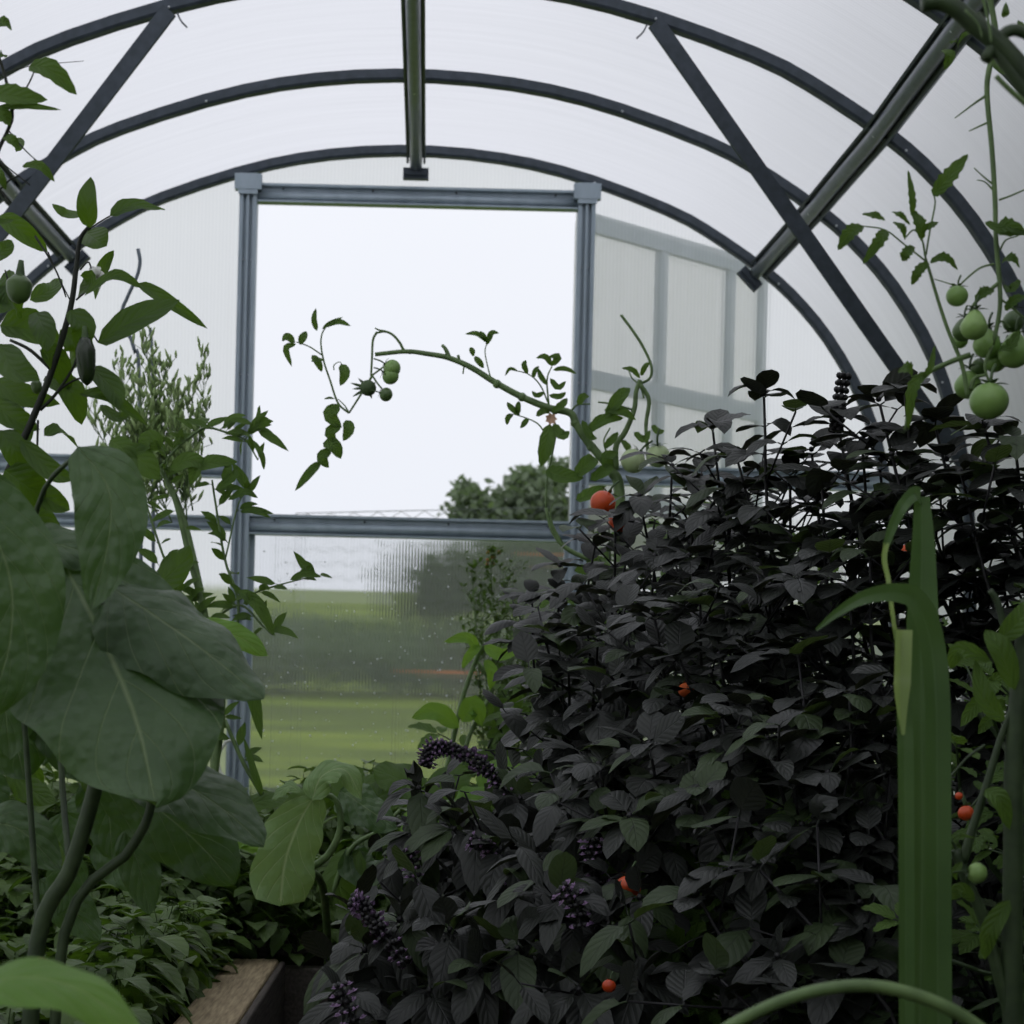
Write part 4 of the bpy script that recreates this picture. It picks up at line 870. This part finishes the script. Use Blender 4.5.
# leafy shoots by the left post
d = 3.3
t = thing('nightshade_plant', (P(205, 850, d).x, d, SZ), 'thin-leaved green plant crossing the post on the pepper plant side', 'leafy plant')
ms, ml = MB(), MB(); rr = random.Random(62)
main = [([(205, 1000), (212, 800), (222, 700), (206, 620), (190, 560), (175, 500), (160, 468)], 5, 2), ([(222, 700), (235, 640), (238, 600), (225, 560), (215, 500), (212, 480)], 2, 1), ([(212, 650), (190, 610), (165, 560), (148, 510), (140, 495)], 1.8, 1), ([(238, 600), (262, 590), (290, 582), (318, 575)], 1.2, .6), ([(225, 560), (240, 500), (255, 495)], 1, .7), ([(186, 440), (205, 428), (225, 432), (245, 440), (258, 460)], 1.4, .8), ([(160, 468), (175, 450), (186, 440)], 1.6, 1.3), ([(245, 440), (252, 430), (256, 425)], .8, .6), ([(212, 620), (240, 605), (262, 625), (272, 635)], 1.4, .8), ([(225, 720), (242, 760), (262, 795)], 2, 2.6), ([(190, 560), (175, 600), (150, 640)], 1.4, 1), ([(205, 620), (190, 650), (180, 700)], 1.6, 1), ([(165, 560), (150, 590), (140, 620)], 1.2, .8)]
stems(ms, main, d)
for pts, ra, rb in main:
    cv = crom([P(p[0], p[1], d) for p in pts], max(5, len(pts) * 3))
    for p in cv[1:]:
        if p.z < .75: continue
        for k in range(2):
            if rr.random() < .55: l = rr.uniform(.03, .062); simple_leaf(ml, p, rdir(rr, .1), l, l * .32, LA, rr.uniform(0, .4), .15, Vector((0, -1, .6)), n=6, nw=1, fold=.3, wave=.03)
for q in ((238, 590, 258, 605, 275, 637, 14), (262, 795, 255, 775, 243, 735, 8), (225, 680, 250, 690, 262, 740, 16), (215, 490, 232, 478, 236, 468, 10), (228, 500, 245, 492, 258, 498, 8), (240, 512, 256, 510, 274, 514, 7), (290, 580, 305, 574, 322, 577, 8), (253, 440, 262, 456, 264, 470, 6), (222, 480, 228, 470, 228, 462, 9), (196, 468, 214, 462, 238, 462, 16), (170, 470, 190, 460, 210, 468, 18), (160, 450, 150, 440, 138, 452, 22), (120, 452, 140, 460, 160, 480, 30), (110, 440, 125, 452, 130, 475, 24), (188, 460, 195, 470, 190, 485, 14)): pl_leaf(ml, *q, d - .03, n=8, nw=2)
ms.build('stem', M['stem'], t); ml.build('foliage', M['tomato'], t)
t = thing('bent_rod', P(130, 420, 4.6), 'bent grey rod curving up beside the pepper flower', 'rod')
mb = MB(); stems(mb, [([(138, 249), (140, 262), (137, 276), (128, 296), (122, 312), (126, 330), (134, 350), (140, 420), (142, 1000)], 2, 2), ([(150, 328), (152, 352), (153, 420), (154, 1000)], 1.8, 1.8), ([(30, 385), (12, 440), (-10, 500), (-10, 1000)], 2, 2)], 4.6); mb.build('rod', M['rod'], t)
t = thing('plastic_tube', P(220, 770, 3.6), 'curved white tube end beside the foot of the grey post', 'tube')
mb = MB(); stems(mb, [([(224, 778), (219, 768), (219, 755), (226, 742), (236, 740)], 1.6, 1.6), ([(224, 778), (228, 800), (228, 1000)], 1.6, 1.6)], 3.6); mb.build('tube', M['white'], t)

# ------------------------------------------------------------------ broad-leaved plant (each great leaf a part)
d = 1.6
t = thing('broad_leaved_squash', (P(20, 1000, d).x, d, SZ), 'squash plant with huge drooping crinkled leaves beside the pepper plant', 'squash plant')
ms = MB()
stems(ms, [([(20, 1300), (35, 960), (70, 870), (92, 800), (98, 765), (104, 730)], 9, 7), ([(50, 1300), (62, 945), (130, 850), (150, 810), (150, 775)], 6, 4), ([(70, 870, 1.62), (62, 780, 1.68), (60, 680, 1.7), (75, 630, 1.66), (95, 600, 1.6), (122, 622, 1.59)], 3.5, 2.4), ([(40, 950, 1.66), (30, 800, 1.7), (20, 620, 1.7), (40, 500, 1.62), (78, 452, 1.56)], 3.5, 2.4), ([(104, 730), (140, 720), (150, 700)], 6, 3)], d, 10)
ms.build('stem', M['stemd'], t)
mb = MB(); stems(mb, [([(28, 966), (40, 958), (56, 966), (66, 980), (78, 1000)], 1, 2.4)], 1.5); mb.build('dried_tendril', plain('dried_tendril', lin((110, 72, 48)), lin((140, 96, 66)), .8), t)
def big(q, dd, mat='big', **k):
    mb = MB(); kk = dict(n=24, nw=8, fold=.12, wave=.05, wf=2.8, curl=.2, up=Vector((0, -1, .45)), prof=BR); kk.update(k)
    us = q[:-1]; pts = [P(us[i], us[i + 1], dd + (us[i + 2] if False else 0)) for i in range(0, len(us), 2)]
    dzs = kk.pop('dz', 0); pts = [p + Vector((0, dzs * (i / (len(pts) - 1)), 0)) for i, p in enumerate(pts)]
    mb.leaf(pts, q[-1] * dd / FPX, kk.pop('up'), kk.pop('prof'), **kk); return mb.build('leaf', M[mat], t)
big((62, 560, 110, 640, 150, 720, 176, 802, 212), 1.62, up=Vector((.25, -1, .4)), lobe=.0, dz=-.12, ph=1.0, fold=.05)
big((112, 588, 150, 612, 205, 650, 268, 700, 118), 1.6, up=Vector((.1, -.8, .8)), dz=-.04, ph=2.5, curl=.5)
big((-45, 470, 5, 560, 10, 640, -15, 720, 110), 1.5, up=Vector((.3, -1, .2)), ph=.4, dz=.0)
big((78, 446, 110, 490, 112, 545, 98, 612, 76), 1.55, up=Vector((.35, -1, .1)), prof=OV, ph=4, dz=-.03, fold=.25)
big((20, 545, 60, 545, 110, 562, 62), 1.62, up=Vector((0, -.8, .7)), ph=2)
big((120, 775, 175, 780, 225, 805, 270, 842, 86), 1.68, up=Vector((0, -.7, .9)), dz=-.06, ph=3)
big((95, 765, 160, 810, 205, 850, 235, 885, 84), 1.74, up=Vector((.2, -1, -.2)), dz=0, ph=5)
big((200, 622, 225, 632, 245, 640, 268, 656, 30), 1.75, 'bright', up=Vector((0, -1, .5)), prof=OV)
big((-20, 700, 10, 730, 25, 780, 90), 1.8, ph=1, up=Vector((.2, -1, .3)))
big((-20, 820, 20, 830, 60, 870, 60), 1.75, ph=2.2, up=Vector((0, -.8, .6)))
big((40, 700, 60, 730, 75, 780, 60), 1.8, ph=.2)
big((125, 830, 140, 870, 150, 915, 42), 1.8, ph=2.2, prof=OV)
big((-30, 600, 0, 680, 10, 760, 80), 1.72, ph=3.2)
big((95, 775, 108, 810, 112, 860, 60), 1.85, ph=3.2)
big((100, 700, 90, 740, 96, 790, 46), 1.85, ph=1.2)
big((150, 590, 175, 570, 190, 545, 30), 1.9, 'pepper', ph=1.2, prof=OV)
for k in range(16):
    u, v = R.uniform(-30, 110), R.uniform(690, 900); a_ = R.uniform(-.6, 1.2); l_ = R.uniform(45, 80)
    big((u, v, u + l_ * .5 * math.sin(a_), v + l_ * .4, u + l_ * math.sin(a_), v + l_ * R.uniform(.6, .95), l_ * R.uniform(.5, .75)), R.uniform(1.8, 2.15), R.choice(('big', 'big', 'pepper')), n=12, nw=5, prof=OV, ph=R.uniform(0, 6), up=Vector((R.uniform(-.5, .5), -1, R.uniform(-.2, .7))))
big((-60, 1010, 10, 978, 80, 990, 150, 1042, 105), .95, 'bright', up=Vector((0, -.35, 1)), ph=1, wave=.02, fold=.1)
stem2 = MB(); stem2.tube([P(-60, 1010, .95), P(-120, 1060, 1.0), Vector((-.42, 1.2, SZ))], .005, 8, 12); stem2.build('leaf_stalk', M['stem'], t)

# pale squash leaves low in front of the door
d = 2.9
t = thing('wilting_squash', (P(330, 950, d).x, 3.4, SZ), 'squash plant with a pale wilting leaf hanging down over the herbs', 'squash plant')
ms = MB(); stems(ms, [([(330, 1050, 3.4), (325, 900, 3.1), (308, 870), (306, 868)], 5, 3), ([(308, 870), (328, 855), (340, 830), (338, 805), (328, 795), (312, 795)], 4, 2.5), ([(330, 900, 3.1), (350, 850, 3.1), (380, 830, 3.1), (400, 810, 3.1)], 3, 2), ([(390, 900, 3.2), (430, 830, 3.2), (450, 800, 3.2)], 3, 2), ([(300, 900, 3.2), (262, 860, 3.2), (240, 850, 3.2)], 2.5, 2)], d, 8)
ms.build('stem', M['stem'], t)
big((318, 792, 300, 820, 285, 862, 280, 906, 66), 2.85, 'pale', up=Vector((.25, -1, .1)), prof=pr(.42, .16), wave=.07, jag=.08, jf=3, ph=1)
big((312, 800, 322, 776, 345, 770, 362, 800, 34), 2.84, 'pale', up=Vector((0, -.6, .8)), wave=.08)
big((300, 792, 290, 786, 280, 792, 272, 800, 16), 2.84, 'pale', up=Vector((0, -.6, .8)), wave=.08)
for q, dd, mt_ in (((340, 790, 362, 805, 398, 830, 56), 3.0, 'big'), ((372, 800, 395, 790, 418, 782, 44), 3.5, 'pepper'), ((420, 800, 400, 780, 372, 768, 50), 3.5, 'pepper'), ((440, 810, 450, 785, 470, 768, 46), 3.5, 'pepper'), ((352, 800, 350, 782, 362, 768, 38), 3.5, 'pepper'), ((400, 830, 430, 820, 470, 822, 42), 3.3, 'bud'), ((470, 830, 500, 810, 540, 806, 44), 3.4, 'tomato'), ((345, 850, 365, 870, 390, 870, 46), 3.1, 'big'), ((240, 810, 265, 800, 300, 800, 24), 3.3, 'pepper'), ((262, 850, 245, 835, 232, 850, 30), 3.1, 'bud'), ((252, 870, 270, 878, 285, 890, 36), 3.0, 'herb'), ((480, 790, 500, 770, 528, 765, 36), 3.6, 'bud'), ((520, 800, 545, 785, 560, 760, 36), 3.5, 'tomato'), ((400, 860, 430, 858, 455, 875, 40), 3.2, 'tomato'), ((455, 800, 480, 800, 505, 812, 40), 3.3, 'bud'), ((330, 800, 352, 790, 385, 775, 34), 3.6, 'tomato'), ((360, 850, 340, 880, 345, 910, 40), 3.1, 'tomato')):
    big(q, dd, mt_, n=12, nw=5, wave=.05, up=Vector((R.uniform(-.2, .2), -.7, .7)), ph=R.uniform(0, 6))
# dark twisted basil-coloured leaves
# ------------------------------------------------------------------ herb carpet spilling over the bed
rr = random.Random(71)
def herbs(x0, x1, y0, y1, n, top, label, mat='herb', L=(.022, .042), seed=1, kind='stuff'):
    rr = random.Random(seed); ml = MB()
    for i in range(n):
        x, y = rr.uniform(x0, x1), rr.uniform(y0, y1); h = top(x, y) * rr.uniform(.25, 1) ** .6
        b = Vector((x + rr.uniform(-.04, .04), y + rr.uniform(-.04, .04), SZ)); p = Vector((x, y, SZ + h))
        q0 = p + (b - p) * .45 + Vector((rr.uniform(-.02, .02), 0, 0)); ml.tube([q0, p], .0009, 3, cap=False)
        X = Vector((1, 0, 0)); az = rr.uniform(0, 6)
        for k in range(5):
            dd = rot_about(X, UPZ, az + k * 2.4); l = rr.uniform(*L)
            simple_leaf(ml, p + DOWN * .016 * k + dd * rr.uniform(0, .02), dd + UPZ * rr.uniform(-.7, .8), l, l * rr.uniform(.5, .85), OV, .4, .15, n=4, nw=1, fold=.25)
    return tag(ml.build('herb_foliage', M[mat]), label, 'herbs', kind=kind)
bump_ = lambda x, y: .10 + .05 * math.sin(9 * x + 4 * y) + .05 * math.sin(5 * y - 7 * x)
herbs(-1.0, -.34, 1.7, 3.3, 1900, lambda x, y: bump_(x, y) + .06 * (y - 1.7), 'dense small-leaved herbs carpeting the bed beside the plank', L=(.03, .058), seed=72)
herbs(-1.2, .35, 3.2, 4.2, 1700, lambda x, y: bump_(x, y) + .20, 'small-leaved herbs behind the wilting squash leaf', L=(.03, .06), seed=73)
herbs(-1.35, 1.4, 4.2, 5.7, 2200, lambda x, y: bump_(x, y) + .12, 'low greenery along the foot of the end wall', L=(.03, .06), seed=74)
herbs(.5, 1.35, 1.5, 3.2, 1600, lambda x, y: bump_(x, y) + .05, 'dim low greenery under the basil and tomato stems', mat='big', L=(.03, .06), seed=75)

hedge(2.3, 3.4, -2.5, 5.3, 3.5, 'added unseen hedge shading the tomato side of the greenhouse', 81)
hedge(-3, 1.9, -4.0, -3.2, 1.8, 'added unseen hedge shading the entrance end of the greenhouse', 82)
